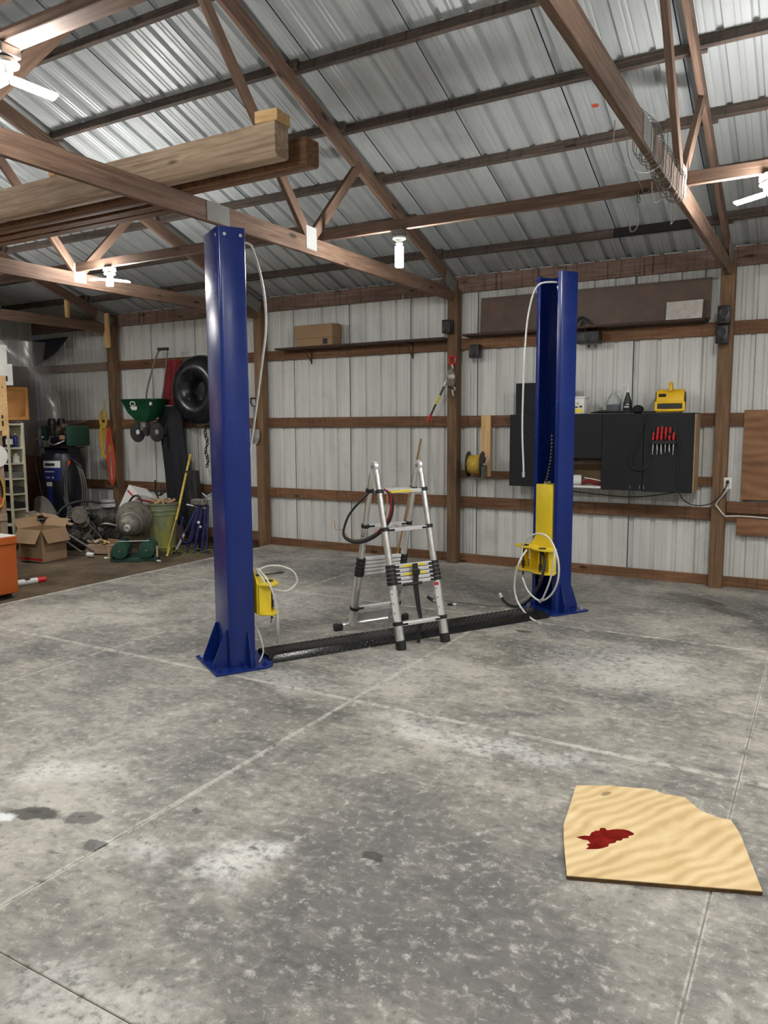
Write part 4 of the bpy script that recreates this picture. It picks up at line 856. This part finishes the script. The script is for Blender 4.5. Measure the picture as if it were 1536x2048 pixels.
bottle('blue spray bottle with white cap on the cream shelf unit', SX+.06, SY+.055, zz, .032, .20, 'labelblue', 'white')
bottle('white jar lying low on the cream shelf unit\'s second shelf', SX+.06, SY+.045, G+1.2325, .05, .13, 'white', 'white', None, 'jar')
bottle('dark flask in the shadow of the cream shelf unit', SX+.05, SY-.055, G+1.2325, .04, .12, 'darkink', 'white')
for k,(z,mt,l) in enumerate([(1.0125,'steel','grey parts tray on the cream shelf unit, upper one'),(.7925,'grease','dark parts tray in the middle of the cream shelf unit'),(.5725,'black','black parts tray low on the cream shelf unit')]):
    q = thing('parts_tray', l, 'tray', (SX+.04,SY,G+z), 0, 'trays on the cream shelf unit')
    part(B().bb((-.11,-.09,0),(.11,.09,.012)).bb((-.11,-.09,.012),(-.1,.09,.09)).bb((.1,-.09,.012),(.11,.09,.09)).bb((-.1,-.09,.012),(.1,-.08,.09)).bb((-.1,.08,.012),(.1,.09,.09)), 'tray', mt, q, .002)
    part(B().ball((0,.03,.05),(.05,.045,.04),10,6).ball((.02,-.04,.05),(.05,.04,.035),10,6), 'contents', 'castalu', q)
# oak wall cabinet above it, white boxes on top
t = thing('oak_cabinet', 'oak cabinet with raised-panel door above the cream shelf unit', 'cabinet', (-10.28,6.95,1.80))
part(B().bb((-.15,-.22,0),(.13,.22,.48)), 'body', 'oak', t, .003)
dr = part(B().bb((.131,-.215,.005),(.143,.215,.475)).bb((.143,-.215,.005),(.156,-.165,.475)).bb((.143,.165,.005),(.156,.215,.475)).bb((.143,-.165,.005),(.156,.165,.05)).bb((.143,-.165,.43),(.156,.165,.475)), 'door', 'oak', t, .003)
part(B().prism([(-.15,.07),(-.1,.055),(-.07,.045),(.07,.045),(.1,.055),(.15,.07),(.15,.42),(-.15,.42)], .142, .158, Matrix(((0,0,1,0),(1,0,0,0),(0,1,0,0),(0,0,0,1)))), 'raised_panel', 'oak', dr, .008, 2)
part(B().cyl((.15,-.19,.10),(.17,-.19,.10),.012), 'knob', 'steel', dr)
t = thing('white_box', 'large white box on top of the oak cabinet', 'box', (-10.2,6.62,2.285)); part(B().bb((-.2,-.35,0),(.2,.24,.30)), 'body', 'white', t, .006); part(B().bb((.2,.12,.06),(.203,.15,.13)), 'slot', 'darkink', t)
t = thing('white_box', 'upper white box stacked above the oak cabinet at the left edge', 'box', (-10.22,6.55,2.587)); part(B().bb((-.2,-.3,0),(.2,.25,.25)), 'body', 'white', t, .006); part(B().bb((-.205,-.305,.2),(.205,.255,.255)), 'lid', 'white', t, .004)
# air compressor
CX, CYp = -10.5, 7.98
t = thing('air_compressor', 'upright black air compressor with blue label in the dirt-floored corner', 'compressor', (CX,CYp,G))
t.scale = (1.06,1.06,1.06)
r = .32
part(B().lathe([(.02,.12),(.2,.14),(.29,.19),(r,.27),(r,1.15),(.29,1.25),(.2,1.31),(.02,1.33)],(0,0,0),n=36), 'tank', 'tank', t)
for a in (40,160,280): part(B().cyl((.24*math.cos(R(a)),.24*math.sin(R(a)),0),(.25*math.cos(R(a)),.25*math.sin(R(a)),.25),.025,n=10).cyl((.24*math.cos(R(a)),.24*math.sin(R(a)),0),(.24*math.cos(R(a)),.24*math.sin(R(a)),.012),.05,n=12), 'foot', 'tank', t)
def curvlab(a0,a1,z0,z1,nm,mt,rr=r+.002): 
    return part(B().grid(lambda a,b_: (rr*math.cos(R(a0+(a1-a0)*a)), rr*math.sin(R(a0+(a1-a0)*a)), z0+(z1-z0)*b_), 8, 1), nm, mt, t, solid=.001)
curvlab(-92,-42,.86,1.14,'blue_label','labelblue'); curvlab(-92,-44,1.05,1.15,'white_label','white',r+.0045); curvlab(-86,-58,1.075,1.115,'label_print','darkink',r+.007); curvlab(-88,-60,.985,1.0,'label_print','white',r+.0045); curvlab(-84,-72,.9,.912,'label_print','white',r+.0045); curvlab(-66,-62,.89,.92,'label_print','white',r+.0045)
curvlab(-82,-68,.50,.83,'sticker','labelblue'); curvlab(-84,-67,.78,.84,'sticker','white',r+.0045)
part(B().bb((-.3,-.16,1.33),(.3,.16,1.345)).bb((-.28,-.1,1.25),(-.24,.1,1.335)).bb((.24,-.1,1.25),(.28,.1,1.335)), 'platform', 'tank', t, .003)
part(B().bb((-.17,-.1,1.345),(.0,.1,1.5)), 'crankcase', 'tank', t, .02, 2)
for y,a in ((-.05,-25),(.05,25)):
    b = B()
    for k in range(6): b.box((-.1,y*1.6,1.52+k*.022),(.11,.1,.011),(0,0,0))
    part(b.cyl((-.1,y*1.6,1.48),(-.1,y*1.6,1.66),.04), 'cylinder_head', 'grease', t); part(B().lathe([(.06,0),(.065,.03),(.05,.1),(.02,.11)],(-.1,y*1.6,1.66)), 'air_filter', 'black', t)
part(B().cyl((.05,-.03,1.45),(.30,-.03,1.45),.085,n=20).bb((.08,-.1,1.345),(.26,.04,1.38)), 'motor', 'tank', t); part(B().box((.17,-.12,1.49),(.10,.02,.06)), 'motor_plate', 'beige', t)
part(B().box((.05,-.03,1.61),(.20,.10,.07),(0,R(-35),0)), 'pressure_switch', 'castalu', t, .008); part(B().box((.04,-.085,1.60),(.07,.008,.05),(0,R(-35),0)), 'switch_label', 'card', t)
part(B().bb((.30,-.16,1.36),(.36,.22,1.66)), 'belt_guard', 'greenmt', t, .02, 2); part(B().bb((-.34,-.1,1.44),(-.24,.1,1.66)), 'side_guard', 'greenmt', t, .02, 2)
part(B().tube([(-.1,-.12,1.50),(-.02,-.2,1.42),(.1,-.24,1.38),(.2,-.22,1.40),(.24,-.14,1.44)], .011, 8, 5), 'copper_line', 'galv', t)
part(B().cyl((-.32,-.2,1.46),(-.15,-.22,1.49),.012).ball((-.14,-.22,1.49),.02), 'gauge_line', 'galv', t)
part(B().tube([(-.15,-.2,1.42),(-.18,-.33,1.2),(-.12,-.34,.9),(-.05,-.345,.6),(.0,-.36,.2)], .009, 7, 5), 'power_lead', 'rubber', t)
# hoses looped over the compressor's side
t = thing('hose_coil', 'grey hose looped over a hook on the compressor side', 'hose', (-10.02,7.80,.58))
random.seed(3)
for k in range(6):
    w1 = .10+.018*k; part(B().tube([(0,0,.58),(-w1,-.02,.45),(-w1*1.25,-.03,.1),(-w1*.6,-.03,-.18),(w1*.6,-.01,-.2-.02*k),(w1*1.3,.02,.08),(w1,.01,.45)], .009, 7, 5, True), 'loop', 'wire' if k%2 else 'rubber', t)
part(B().tube([(-.06,-.03,.56),(0,-.03,.62),(.1,-.02,.58),(.2,0,.5)], .02, 8, 4), 'binding', 'rubber', t); part(B().box((-.04,-.045,.57),(.05,.02,.07),(0,R(30),0)), 'clip', 'orangecord', t)
# cords on the corner post
def hank(label, x, y, z0, z1, w_, mat, n, r_):
    t = thing('cord_hank', label, 'cord', (x,y,z0)); h = z1-z0
    for k in range(n):
        ww = w_*(.45+.55*k/(n-1)); dx = random.uniform(-.012,.012); b0 = random.uniform(0,.06)
        part(B().tube([(dx,-.01*k*.5,h),(-ww*.5,-.012*k*.5,h*.72),(-ww*.9,-.012,h*.32),(-ww*.5,-.01,b0+.02),(ww*.5,-.01,b0),(ww*.9,-.012,h*.32),(ww*.5,-.01,h*.72)], r_, 6, 5, True), 'turn', mat, t)
    return t
t = hank('yellow cord hank on the post left of the green spreader', -9.99, 8.40, 1.20, 1.75, .12, 'rope', 10, .012)
part(B().tube([(.07*math.cos(a),-.02,.62+.14*math.sin(a)) for a in [k*math.pi/4 for k in range(8)]], .022, 8, 4, True), 'knot', 'rope', t); part(B().tube([(.0,-.03,.62),(.03,-.03,.75),(.06,-.02,.95)], .010, 6, 4), 'tail', 'rope', t)
hank('orange cord hank on the post beside the yellow one', -9.86, 8.40, .80, 1.68, .09, 'orangecord', 10, .011)
o = board('splice_board', (-9.87,8.43,2.93),(-9.87,8.43,3.46), .11, .04, 'pine', up=(0,1,0)); tag(o, 'pale board scabbed onto the top of the left corner post', 'board')
t = thing('hook_rail', 'row of white hooks up the left side of the corner post', 'hook', (-10.0,8.47,2.0))
for z in (.15,.5,.8): part(B().tube([(0,0,z),(0,-.03,z),(0,-.035,z+.07)], .008, 6, 3), 'hook', 'white', t)
o = board('hanger_block', (-9.955,7.78,3.31),(-9.955,7.78,3.62), .06, .05, 'pine', up=(0,1,0)); tag(o, 'pale wooden block on the far left truss', 'block')
# plastic film hung in the corner
def film(a,b_):
    x = -11.75+1.85*a; y = GY-.24-.12*math.sin(a*3)*(1-b_)-.04*math.sin(9*a+4*b_); z = 1.95+1.0*b_-.25*math.sin(math.pi*a)*(1-b_)+.02*math.sin(13*a); return (x,y,z-.35*(1-a)*0)
fm = single(B().grid(film, 26, 14), 'plastic_film', 'film', 'clear plastic film sagging across the wall behind the compressor', 'film', (-10.8,GY-.12,2.0))
def film2(a,b_): return (-11.70+.5*a+.12*math.sin(5*b_), 7.4+1.1*a+.08*math.sin(7*a+6*b_), 1.4+1.7*b_-.25*a*(1-b_))
single(B().grid(film2, 18, 22), 'plastic_film', 'film', 'creased plastic film hanging over the dark plywood in the corner', 'film', (-11.5,8.0,1.4))
single(B().grid(lambda a,b_: (-11.72+.9*a, 8.45-.2*b_*a, 3.15-.45*b_*(1-.5*a)), 8, 6), 'dark_tarp', 'cloth', 'dark tarp bunched under the eave in the left corner', 'tarp', (-11.3,8.4,2.7), solid=.02)
# ---- green broadcast spreader on the wall
t = thing('spreader', 'green broadcast spreader with white logo hanging on the wall', 'spreader', (-8.86,8.20,1.78), R(6))
t.scale = (.82,1.0,1.25)
rect = lambda w_,d_,z: [(-w_,-d_,z),(w_,-d_,z),(w_,d_,z),(-w_,d_,z)]
def ring(w_,d_,z,c=.05): return [(-w_+c,-d_,z),(w_-c,-d_,z),(w_,-d_+c,z),(w_,d_-c,z),(w_-c,d_,z),(-w_+c,d_,z),(-w_,d_-c,z),(-w_,-d_+c,z)]
b = B(); rings = [ring(.16,.08,.0,.04),ring(.30,.14,.10),ring(.40,.18,.24,.06),ring(.42,.19,.25,.06),ring(.42,.19,.262,.06),ring(.39,.165,.262,.06),ring(.29,.12,.11,.05),ring(.14,.06,.02,.03)]
for q in rings: b.v += q
for k in range(len(rings)-1): b.f += [(k*8+i,k*8+(i+1)%8,(k+1)*8+(i+1)%8,(k+1)*8+i) for i in range(8)]
b.f += [tuple(range(8))[::-1], tuple(range(56,64))]
part(b, 'hopper', 'greensp', t, 0)
ang_ = math.atan2(.04,.14); mk = Matrix.Translation((-.06,-.163,.175)) @ Matrix.Rotation(R(-74),4,'X').inverted() if False else Matrix.Translation((-.08,-.168,.165)) @ Matrix.Rotation(ang_,4,'X') @ FLAT
part(B().prism([(.065*math.cos(R(a)),.042+.03*math.sin(R(a))) for a in range(0,360,20)], 0, .004, mk), 'logo_oval', 'white', t); part(B().prism([(.048*math.cos(R(a)),.042+.019*math.sin(R(a))) for a in range(0,360,20)], .001, .006, mk), 'logo_field', 'greensp', t)
part(B().prism([(-.075,.0),(-.03,.012),(.0,.004),(.085,.012),(.075,-.03),(.03,-.042),(.02,-.03),(-.03,-.04)], 0, .004, mk), 'logo_script', 'white', t)
part(B().cyl((.33,-.19,.20),(.33,-.165,.20),.02,n=12), 'hopper_cap', 'white', t)
part(B().tube([(.0,.05,.15),(.06,.0,.34),(.14,.06,.60),(.22,.12,.80),(.26,.14,.84)], .014, 8, 4).tube([(.30,.1,.26),(.36,.12,.5),(.40,.15,.78),(.40,.15,.84),(.26,.14,.85)], .011, 8, 4), 'handle', 'wire', t); part(B().cyl((.22,.13,.85),(.44,.15,.85),.018), 'grip', 'black', t)
part(B().ball((.14,0,.21),(.13,.09,.045)), 'bag_in_hopper', 'white', t)
part(B().cyl((-.12,-.02,-.10),(.30,.02,-.12),.012).bb((-.06,-.05,-.09),(.06,.05,.01)).tube([(-.1,0,-.1),(0,-.05,-.06),(.1,0,-.1)], .012, 8, 3), 'axle', 'steel', t)
for x,r_ in ((-.14,.115),(.30,.11)):
    wh = part(B().lathe([(.05,-.035),(r_,-.03),(r_+.008,0),(r_,.03),(.05,.035)],(x,-.04,-.13),(.75,-.66,0),24), 'wheel', 'rubber', t); part(B().lathe([(.015,.0),(.03,.0),(.03,.008),(.012,.01)],(x+.026,-.063,-.13),(.75,-.66,0),12), 'hub', 'white' if x < 0 else 'steel', wh)
part(B().lathe([(.03,-.02),(.06,-.02),(.06,.02),(.03,.02)],(.10,-.06,-.12),(.75,-.66,0),18), 'gear', 'black', t)
# red fabric, black garment bag, inner tube, chain
def cloth(name, label, cat, mat, cx_, cy_, z0, z1, w0, w1, dep, seedv, lean=0, folds=5):
    b = B(); nu, nv = 28, 16
    def f(a,b_):
        th = 2*math.pi*a; wd = w0+(w1-w0)*b_; k = 1+.10*math.sin(folds*th+seedv)+.05*math.sin(3*folds*th+5*b_)
        return (cx_+wd*k*math.cos(th)*.5+lean*b_, cy_+dep*k*math.sin(th)*.5, z0+(z1-z0)*b_)
    b.grid(f, nu, nv); n0 = nv+1
    b.f.append(tuple(i*n0 for i in range(nu))); b.f.append(tuple(i*n0+nv for i in range(nu))[::-1])
    return single(b, name, mat, label, cat, (cx_,cy_,z0))
cloth('red_jacket', 'red jacket hanging on the wall between the spreader and the inner tube', 'jacket', 'red', -8.62, 8.50, 2.02, 2.68, .42, .24, .12, 1, .1)
cloth('garment_bag', 'long black garment bag hanging on the wall below the red jacket', 'bag', 'cloth', -8.38, 8.44, .22, 2.0, .52, .40, .2, 2, -.20)
cloth('folded_tarp', 'dark green-black tarp roll standing against the garment bag', 'tarp', 'rubber', -8.03, 8.34, .1, 1.05, .34, .26, .2, 4, -.1)
t = thing('inner_tube', 'large shiny black inner tube hanging on the wall left of the near column', 'inner tube', (-7.93,8.43,1.72))
part(B().tube([(.325*math.cos(a),.0,.50+.325*math.sin(a)) for a in [k*math.pi/8 for k in range(16)]], .185, 16, 3, True), 'tube', 'gloss', t, ang=1.2)
part(B().cyl((0,.01,.5),(0,.03,.5),.2,n=32), 'centre_sheet', 'gloss', t)
part(B().cyl((-.10,-.14,.36),(-.09,-.17,.38),.012), 'valve', 'steel', t)
t = thing('chain_loop', 'black chain loop hanging beside the near column below the inner tube', 'chain', (-7.95,8.55,1.12))
for k in range(14): part(B().tube([(.02*math.sin(k*.9)+(.012 if k%2 else .02)*math.cos(a),(.02 if k%2 else .006)*math.sin(a)-.03,.04*k+.028*math.sin(a)) for a in [i*math.pi/4 for i in range(8)]], .007, 6, 2, True), 'link', 'black', t)
# ---- trash can, pole, blue stand, tilted white box
t = thing('metal_barrel', 'dented yellow-green metal barrel full of scrap by the wall', 'barrel', (-8.08,7.74,G))
pf = [(.165,.0),(.172,.02),(.176,.04),(.186,.05),(.176,.06),(.184,.25),(.194,.42),(.20,.50),(.21,.51),(.20,.52),(.203,.56),(.213,.57),(.203,.58),(.206,.64),(.218,.65),(.218,.665),(.203,.665),(.198,.62),(.16,.06)]
part(B().lathe(pf,(0,0,0),n=32), 'drum', 'barrel', t)
sc_ = part(B().ball((0,0,.62),(.196,.196,.05)), 'scrap', 'castalu', t); random.seed(9)
for k in range(9): a = random.uniform(0,6.28); part(B().box((.10*math.cos(a),.10*math.sin(a),.68),(.16,.04,.03),(random.uniform(-.5,.5),random.uniform(-.5,.5),a)), 'scrap_piece', random.choice(['beige','castalu','steel','card']), t)
t = thing('pitchfork', 'black metal tines sticking up behind the barrel', 'tool', (-8.35,7.95,.3))
part(B().tube([(0,0,.0),(-.05,.02,.25),(-.09,.03,.47)], .012, 7, 3).tube([(-.09,.03,.40),(-.13,.03,.46),(-.11,.03,.55),(-.12,.03,.62)], .014, 7, 3).tube([(-.09,.03,.40),(.0,.03,.41),(.06,.03,.47),(.06,.03,.52)], .012, 7, 3).tube([(-.02,.03,.41),(.0,.03,.48),(-.01,.03,.56)], .010, 7, 3), 'tines', 'black', t)
t = thing('yellow_pole', 'yellow pole leaning on the wall in front of the garment bag', 'pole', (-7.62,7.34,G))
part(B().cyl((-.205,.39,.44),(-.62,1.14,1.32),.017,n=12), 'sleeve', 'yellowpole', t); part(B().cyl((0,0,.06),(-.205,.39,.45),.009,n=10), 'rod', 'rope', t); part(B().cyl((.003,-.01,0),(-.03,.07,.1),.018,n=10), 'foot', 'yellowpole', t)
t = thing('folding_stand', 'folded blue metal work stand by the near column', 'stand', (-7.52,7.80,G))
random.seed(2)
for k,(xa,ya,xb,yb,mt,r_) in enumerate([(-.22,-.2,.02,.05,'bluestand',.018),(-.08,-.12,.06,.02,'bluestand',.022),(.02,-.08,.10,.04,'bluestand',.02),(.10,-.02,.14,.08,'bluestand',.02),(-.02,.06,.06,.1,'bluestand',.018),(.18,.0,.18,.06,'bluestand',.016)]):
    part(B().cyl((xa,ya,0),(xb,yb,.66),r_,n=12), 'leg', mt, t)
part(B().cyl((-.22,-.2,0),(-.125,-.1,.26),.0205,n=12), 'leg_end', 'galv', t); part(B().cyl((-.225,-.205,0),(-.21,-.19,.05),.03,n=12), 'leg_foot', 'black', t)
part(B().cyl((-.16,.0,.655),(.16,.04,.615),.014,n=12).cyl((-.10,.06,.71),(.2,.1,.74),.012).cyl((.06,.08,.82),(.14,.08,.77),.010).cyl((.22,.1,.82),(.14,.08,.77),.010), 'cross_bar', 'galv', t)
part(B().bb((-.06,-.03,.66),(.16,.1,.74)), 'head', 'steel', t, .01); part(B().ball((.07,-.02,.42),.022).ball((.10,-.02,.36),.018), 'bolt', 'white', t)
part(B().tube([(-.12,-.12,.5),(-.14,-.16,.3),(-.10,-.14,.15),(.02,-.1,.2),(.04,-.1,.45)], .013, 8, 4), 'brace', 'bluestand', t)
t = thing('white_carton', 'white carton with red stripes tilted behind the transmission', 'box', (-8.72,7.72,.40), R(20))
mt_ = Matrix.Rotation(R(28),4,'Y') @ Matrix.Rotation(R(-35),4,'Z')
part(B().add([(x,y,z) for x in (-.15,.15) for y in (-.15,.15) for z in (0,.42)], [(0,1,3,2),(4,6,7,5),(0,4,5,1),(2,3,7,6),(0,2,6,4),(1,5,7,3)], mt_), 'carton', 'white', t, .004)
for ax in (0,1):
    b = B(); b.bb((-.12,-.1525,.33),(.12,-.151,.355)) if ax == 0 else b.bb((.151,-.12,.33),(.1525,.12,.355)); b.v = [tuple(mt_ @ Vector(v)) for v in b.v]; part(b, 'stripe', 'redink', t)
cable('black cable arching over the transmission beside the white carton', [(-8.05,7.35,.2),(-8.12,7.4,.5),(-8.2,7.45,.70),(-8.32,7.45,.74),(-8.42,7.42,.62),(-8.40,7.38,.45)], .014, 'rubber', name='black_cable')
# ---- transmission on a green motor base
t = thing('motor_base', 'green machine base with two round drums on the dirt', 'machine', (-7.82,6.98,G), R(41))
part(B().bb((-.29,-.22,0),(.29,.22,.05)).bb((-.29,-.22,.05),(-.25,.22,.1)).bb((.25,-.22,.05),(.29,.22,.1)), 'frame', 'greenmt', t, .005)
for x in (-.165,.165):
    part(B().lathe([(.05,-.26),(.10,-.255),(.105,-.24),(.105,.2),(.09,.22)],(x,0,.155),(0,1,0),24), 'drum', 'greenmt', t); part(B().cyl((x,-.265,.155),(x,-.25,.155),.012), 'drum_pin', 'castalu', t)
part(B().bb((-.31,-.24,.06),(-.285,-.2,.2)).bb((.285,-.24,.06),(.31,-.2,.2)), 'bolt_ear', 'beige', t); part(B().cyl((-.2,-.2,.27),(.2,-.2,.27),.010), 'tie_rod', 'steel', t)
t = thing('transmission', 'greasy gearbox with bell housing resting on the green base', 'gearbox', (-7.92,7.08,.28))
dv = Vector((.62,-.78,-.10)).normalized(); o0 = Vector((-.20,.16,.16))
part(B().lathe([(.16,-.10),(.245,-.095),(.25,-.05),(.24,.0),(.20,.10),(.165,.18),(.15,.26)],o0,dv,28), 'bell_housing', 'castalu', t); part(B().lathe([(.12,.25),(.145,.26),(.14,.36),(.115,.42),(.07,.45)],o0,dv,24), 'gear_case', 'castalu', t)
part(B().lathe([(.045,.44),(.05,.46),(.045,.52),(.03,.525),(.028,.50)],o0,dv,18), 'output_shaft', 'galv', t); part(B().lathe([(.155,.255),(.16,.262),(.16,.275),(.155,.28)],o0,dv,28), 'flange', 'steel', t)
part(B().cyl(o0+dv*.1+Vector((-.13,-.1,-.12)),o0+dv*.22+Vector((-.12,-.1,-.12)),.075,n=18), 'side_cover', 'grease', t)
for k in range(8):
    a = k*math.pi/4; x_,y_,_ = B().frame(o0,dv); part(B().cyl(o0+dv*.27+(x_*math.cos(a)+y_*math.sin(a))*.148, o0+dv*.295+(x_*math.cos(a)+y_*math.sin(a))*.148, .010, n=6), 'bolt', 'steel', t)
# ---- car engine
t = thing('car_engine', 'old greasy car engine with hoses and pulleys on the dirt', 'engine', (-9.15,7.40,G), R(46))
part(B().bb((-.38,-.2,.12),(.38,.2,.42)).bb((-.34,-.16,0),(.30,.16,.12)), 'block', 'grease', t, .03, 2)
for s in (-1,1): part(B().box((0,s*.15,.49),(.62,.15,.13),(R(-28*s),0,0)), 'cylinder_head', 'grease', t, .025, 2)
part(B().bb((-.25,-.09,.50),(.25,.09,.60)), 'intake', 'castalu', t, .03, 2)
for x,z,r_,mt2 in ((-.24,.22,.10,'grease'),(-.06,.16,.085,'grease'),(-.1,.42,.09,'castalu'),(.15,.43,.095,'grease'),(.30,.42,.10,'grease'),(.10,.25,.08,'grease')):
    part(B().lathe([(r_*.4,0),(r_,.005),(r_*.86,.02),(r_,.035),(r_*.4,.045),(r_*.25,.06)],(x,-.25,z),(0,-1,0),22), 'pulley', mt2, t)
part(B().cyl((-.14,-.38,.50),(-.14,-.14,.50),.10,n=20).cyl((-.14,-.3,.50),(-.14,-.26,.50),.107,n=20), 'alternator', 'castalu', t)
part(B().lathe([(.09,0),(.11,.01),(.11,.06),(.06,.07)],(.22,-.05,.58),(0,0,1),24).lathe([(.10,.0),(.10,.03)],(.22,-.05,.66),(0,0,1),24), 'air_cleaner', 'galv', t)
random.seed(21)
for k in range(30):
    p = Vector((random.uniform(-.4,.4),random.uniform(-.3,.1),random.uniform(.1,.5))); q = Vector((random.uniform(-.4,.42),random.uniform(-.34,.1),random.uniform(.05,.55))); mid = (p+q)/2+Vector((random.uniform(-.1,.1),random.uniform(-.15,0),random.uniform(.05,.22)))
    part(B().tube([p,mid,q], random.uniform(.007,.017), 7, 6), 'hose', random.choice(['rubber','castalu','grease','wire','steel']), t)
part(B().tube([(-.45,-.25,.1),(-.48,-.28,.4),(-.35,-.25,.62),(-.1,-.22,.70),(.15,-.2,.66)], .018, 8, 6), 'heater_hose', 'rubber', t)
part(B().tube([(-.2,-.26,.13),(-.33,-.26,.25),(-.2,-.26,.52),(.0,-.26,.5),(.08,-.26,.25)], .009, 6, 5, True), 'belt', 'rubber', t)
# curved fender sheet, boards, boxes
t = thing('fender', 'curved grey sheet-metal fender leaning behind the cardboard box', 'fender', (-9.95,7.12,G))
part(B().grid(lambda a,b_: (-.36+.82*a, -.1+.28*math.sin(b_*1.6)-.1*a, (.15+.55*math.sin(math.pi*(.35+.62*a)))*b_+.02), 16, 8), 'shell', 'fender', t, solid=.006)
o = board('long_plank', (-9.42,6.70,.50),(-8.95,6.9,.36), .08, .025, 'timber'); tag(o, 'weathered board lying aslant behind the cardboard box', 'board')
for i,(p,q,l) in enumerate([((-9.1,6.75,.34),(-8.60,6.95,.02),'upper grey pipe sloping to the dirt right of the cardboard box'),((-9.12,6.70,.28),(-8.72,6.85,.0),'lower grey pipe sloping to the dirt right of the cardboard box')]):
    single(B().cyl(p,q,.014,n=10), 'pipe', 'wire', l, 'pipe', q, 'pipes by the cardboard box')
t = thing('red_white_carton', 'white carton with red band behind the open cardboard box', 'box', (-9.32,6.75,G), R(-25)); part(B().bb((-.22,-.15,0),(.22,.15,.42)), 'carton', 'white', t, .004); part(B().bb((-.221,-.1515,.30),(.221,-.15,.345)).bb((.22,-.15,.30),(.2215,.15,.345)), 'band', 'redink', t)
t = thing('scrap_heap', 'heap of torn cardboard and dark rags on the red-banded carton', 'scrap', (-9.35,6.72,.382))
random.seed(4)
for k in range(9): part(B().box((random.uniform(-.2,.2),random.uniform(-.15,.15),.04+.03*k/3),(.22,.12,.02),(random.uniform(-.4,.4),random.uniform(-.3,.3),random.uniform(0,3))), 'torn_piece', random.choice(['card','cloth','castalu','timber','cloth']), t)
# open cardboard box
t = thing('cardboard_box', 'open brown cardboard box with flaps folded out on the dirt', 'box', (-8.92,6.40,G), R(6))
sx,sy,h,th = .21,.20,.42,.006
part(B().bb((-sx,-sy,0),(sx,-sy+th,h)).bb((-sx,sy-th,0),(sx,sy,h)).bb((-sx,-sy+th,0),(-sx+th,sy-th,h)).bb((sx-th,-sy+th,0),(sx,sy-th,h)).bb((-sx,-sy,0),(sx,sy,.006)), 'body', 'card', t)
def flap(p0,p1,out,l=.2,drop=.17):
    p0,p1,o_ = Vector(p0),Vector(p1),Vector(out); b = B(); b.v = [p0,p1,p1+o_*l*.45-Vector((0,0,drop))-(p1-p0)*.04,p0+o_*l*.45-Vector((0,0,drop))+(p1-p0)*.04]; b.v = [tuple(v) for v in b.v]; b.f = [(0,1,2,3)]
    part(b, 'flap', 'card', t, solid=.005)
flap((-sx,-sy,h),(sx,-sy,h),(0,-1,0)); flap((sx,-sy,h),(sx,sy,h),(1,0,0)); flap((sx,sy,h),(-sx,sy,h),(0,1,0),.2,-.1); flap((-sx,sy,h),(-sx,-sy,h),(-1,0,0),.2,-.12)
part(B().bb((-sx-.001,-sy-.001,.02),(sx+.001,-sy,.05)), 'red_stripe', 'redink', t)
# timber offcut and shards in front of the engine
o = board('wood_offcut', (-8.75,6.98,.03),(-8.20,7.22,.03), .14, .12, 'timber'); tag(o, 'short grey timber offcut on the dirt in front of the engine', 'block')
t = thing('wood_shards', 'pale splintered wood and card on the offcut before the engine', 'scrap', (-8.62,7.05,.09)); random.seed(8)
for k in range(8): part(B().box((random.uniform(-.2,.2),random.uniform(-.05,.06),.03+random.uniform(0,.05)),(.14,.03,.02),(random.uniform(-.4,.4),random.uniform(-.4,.4),random.uniform(0,3))), 'shard', random.choice(['pine','beige','white','timber']), t)
single(B().bb((-8.62,7.2,.02),(-8.36,7.22,.15)), 'card_piece', 'card', 'piece of brown card standing under the engine', 'card', (-8.5,7.21,.02), bevel=.002)
o = single(B().box((-8.47,6.78,0),(.10,.06,.05),(.2,.1,.4)), 'paper_scrap', 'white', 'crumpled white scrap beside the cardboard box', 'scrap', (-8.47,6.78,-.02), bevel=.012)
single(B().box((-8.20,6.82,-.03),(.06,.04,.02),(.2,.1,.9)), 'paper_scrap', 'white', 'small white scrap on the dirt before the timber offcut', 'scrap', (-8.2,6.82,-.035), bevel=.006)
single(B().box((-7.42,7.0,-.03),(.06,.03,.02),(.1,.1,.3)), 'paper_scrap', 'white', 'small white scrap on the dirt near the slab edge', 'scrap', (-7.42,7.0,-.035), bevel=.006)
# grease tube on the dirt
t = thing('grease_tube', 'white and orange caulk tube lying on the dirt by the orange cabinet', 'tube', (-7.62,5.28,G))
dv = Vector((.25,.97,0)).normalized()
part(B().cyl(-dv*.22+Vector((0,0,.034)),dv*.08+Vector((0,0,.034)),.034,n=20), 'barrel', 'white', t); part(B().cyl(dv*.08+Vector((0,0,.034)),dv*.17+Vector((0,0,.034)),.035,n=20), 'cap', 'redp', t); part(B().bb((-.02,-.06,.066),(.03,-.01,.069)), 'print', 'darkink', t); part(B().prism([(-.06,-.26),(0,-.22),(-.02,-.12),(-.09,-.2)], .0, .04), 'nozzle', 'white', t)
# green-yellow wire and weeds near the slab edge
b = B(); random.seed(14)
for k in range(40):
    x = random.uniform(-7.75,-7.05); y = random.uniform(7.45,8.3); a = random.uniform(0,6.28); l = random.uniform(.12,.4)
    b.tube([(x,y,G+.01),(x+l*.5*math.cos(a),y+l*.5*math.sin(a),G+random.uniform(.03,.09)),(min(-6.9,x+l*math.cos(a)),y+l*math.sin(a),G+.015)], .004, 4, 3)
o = single(b, 'dry_grass', 'grass', 'dry yellow-green grass strewn on the dirt beside the near column', 'grass', (-7.4,7.9,G)); o['kind'] = 'stuff'
o = board('sill_timber', (-7.9,8.50,.02),(-6.99,8.50,.02), .09, .10, 'darkwood'); tag(o, 'dark timber lying along the foot of the wall behind the blue stand', 'timber')
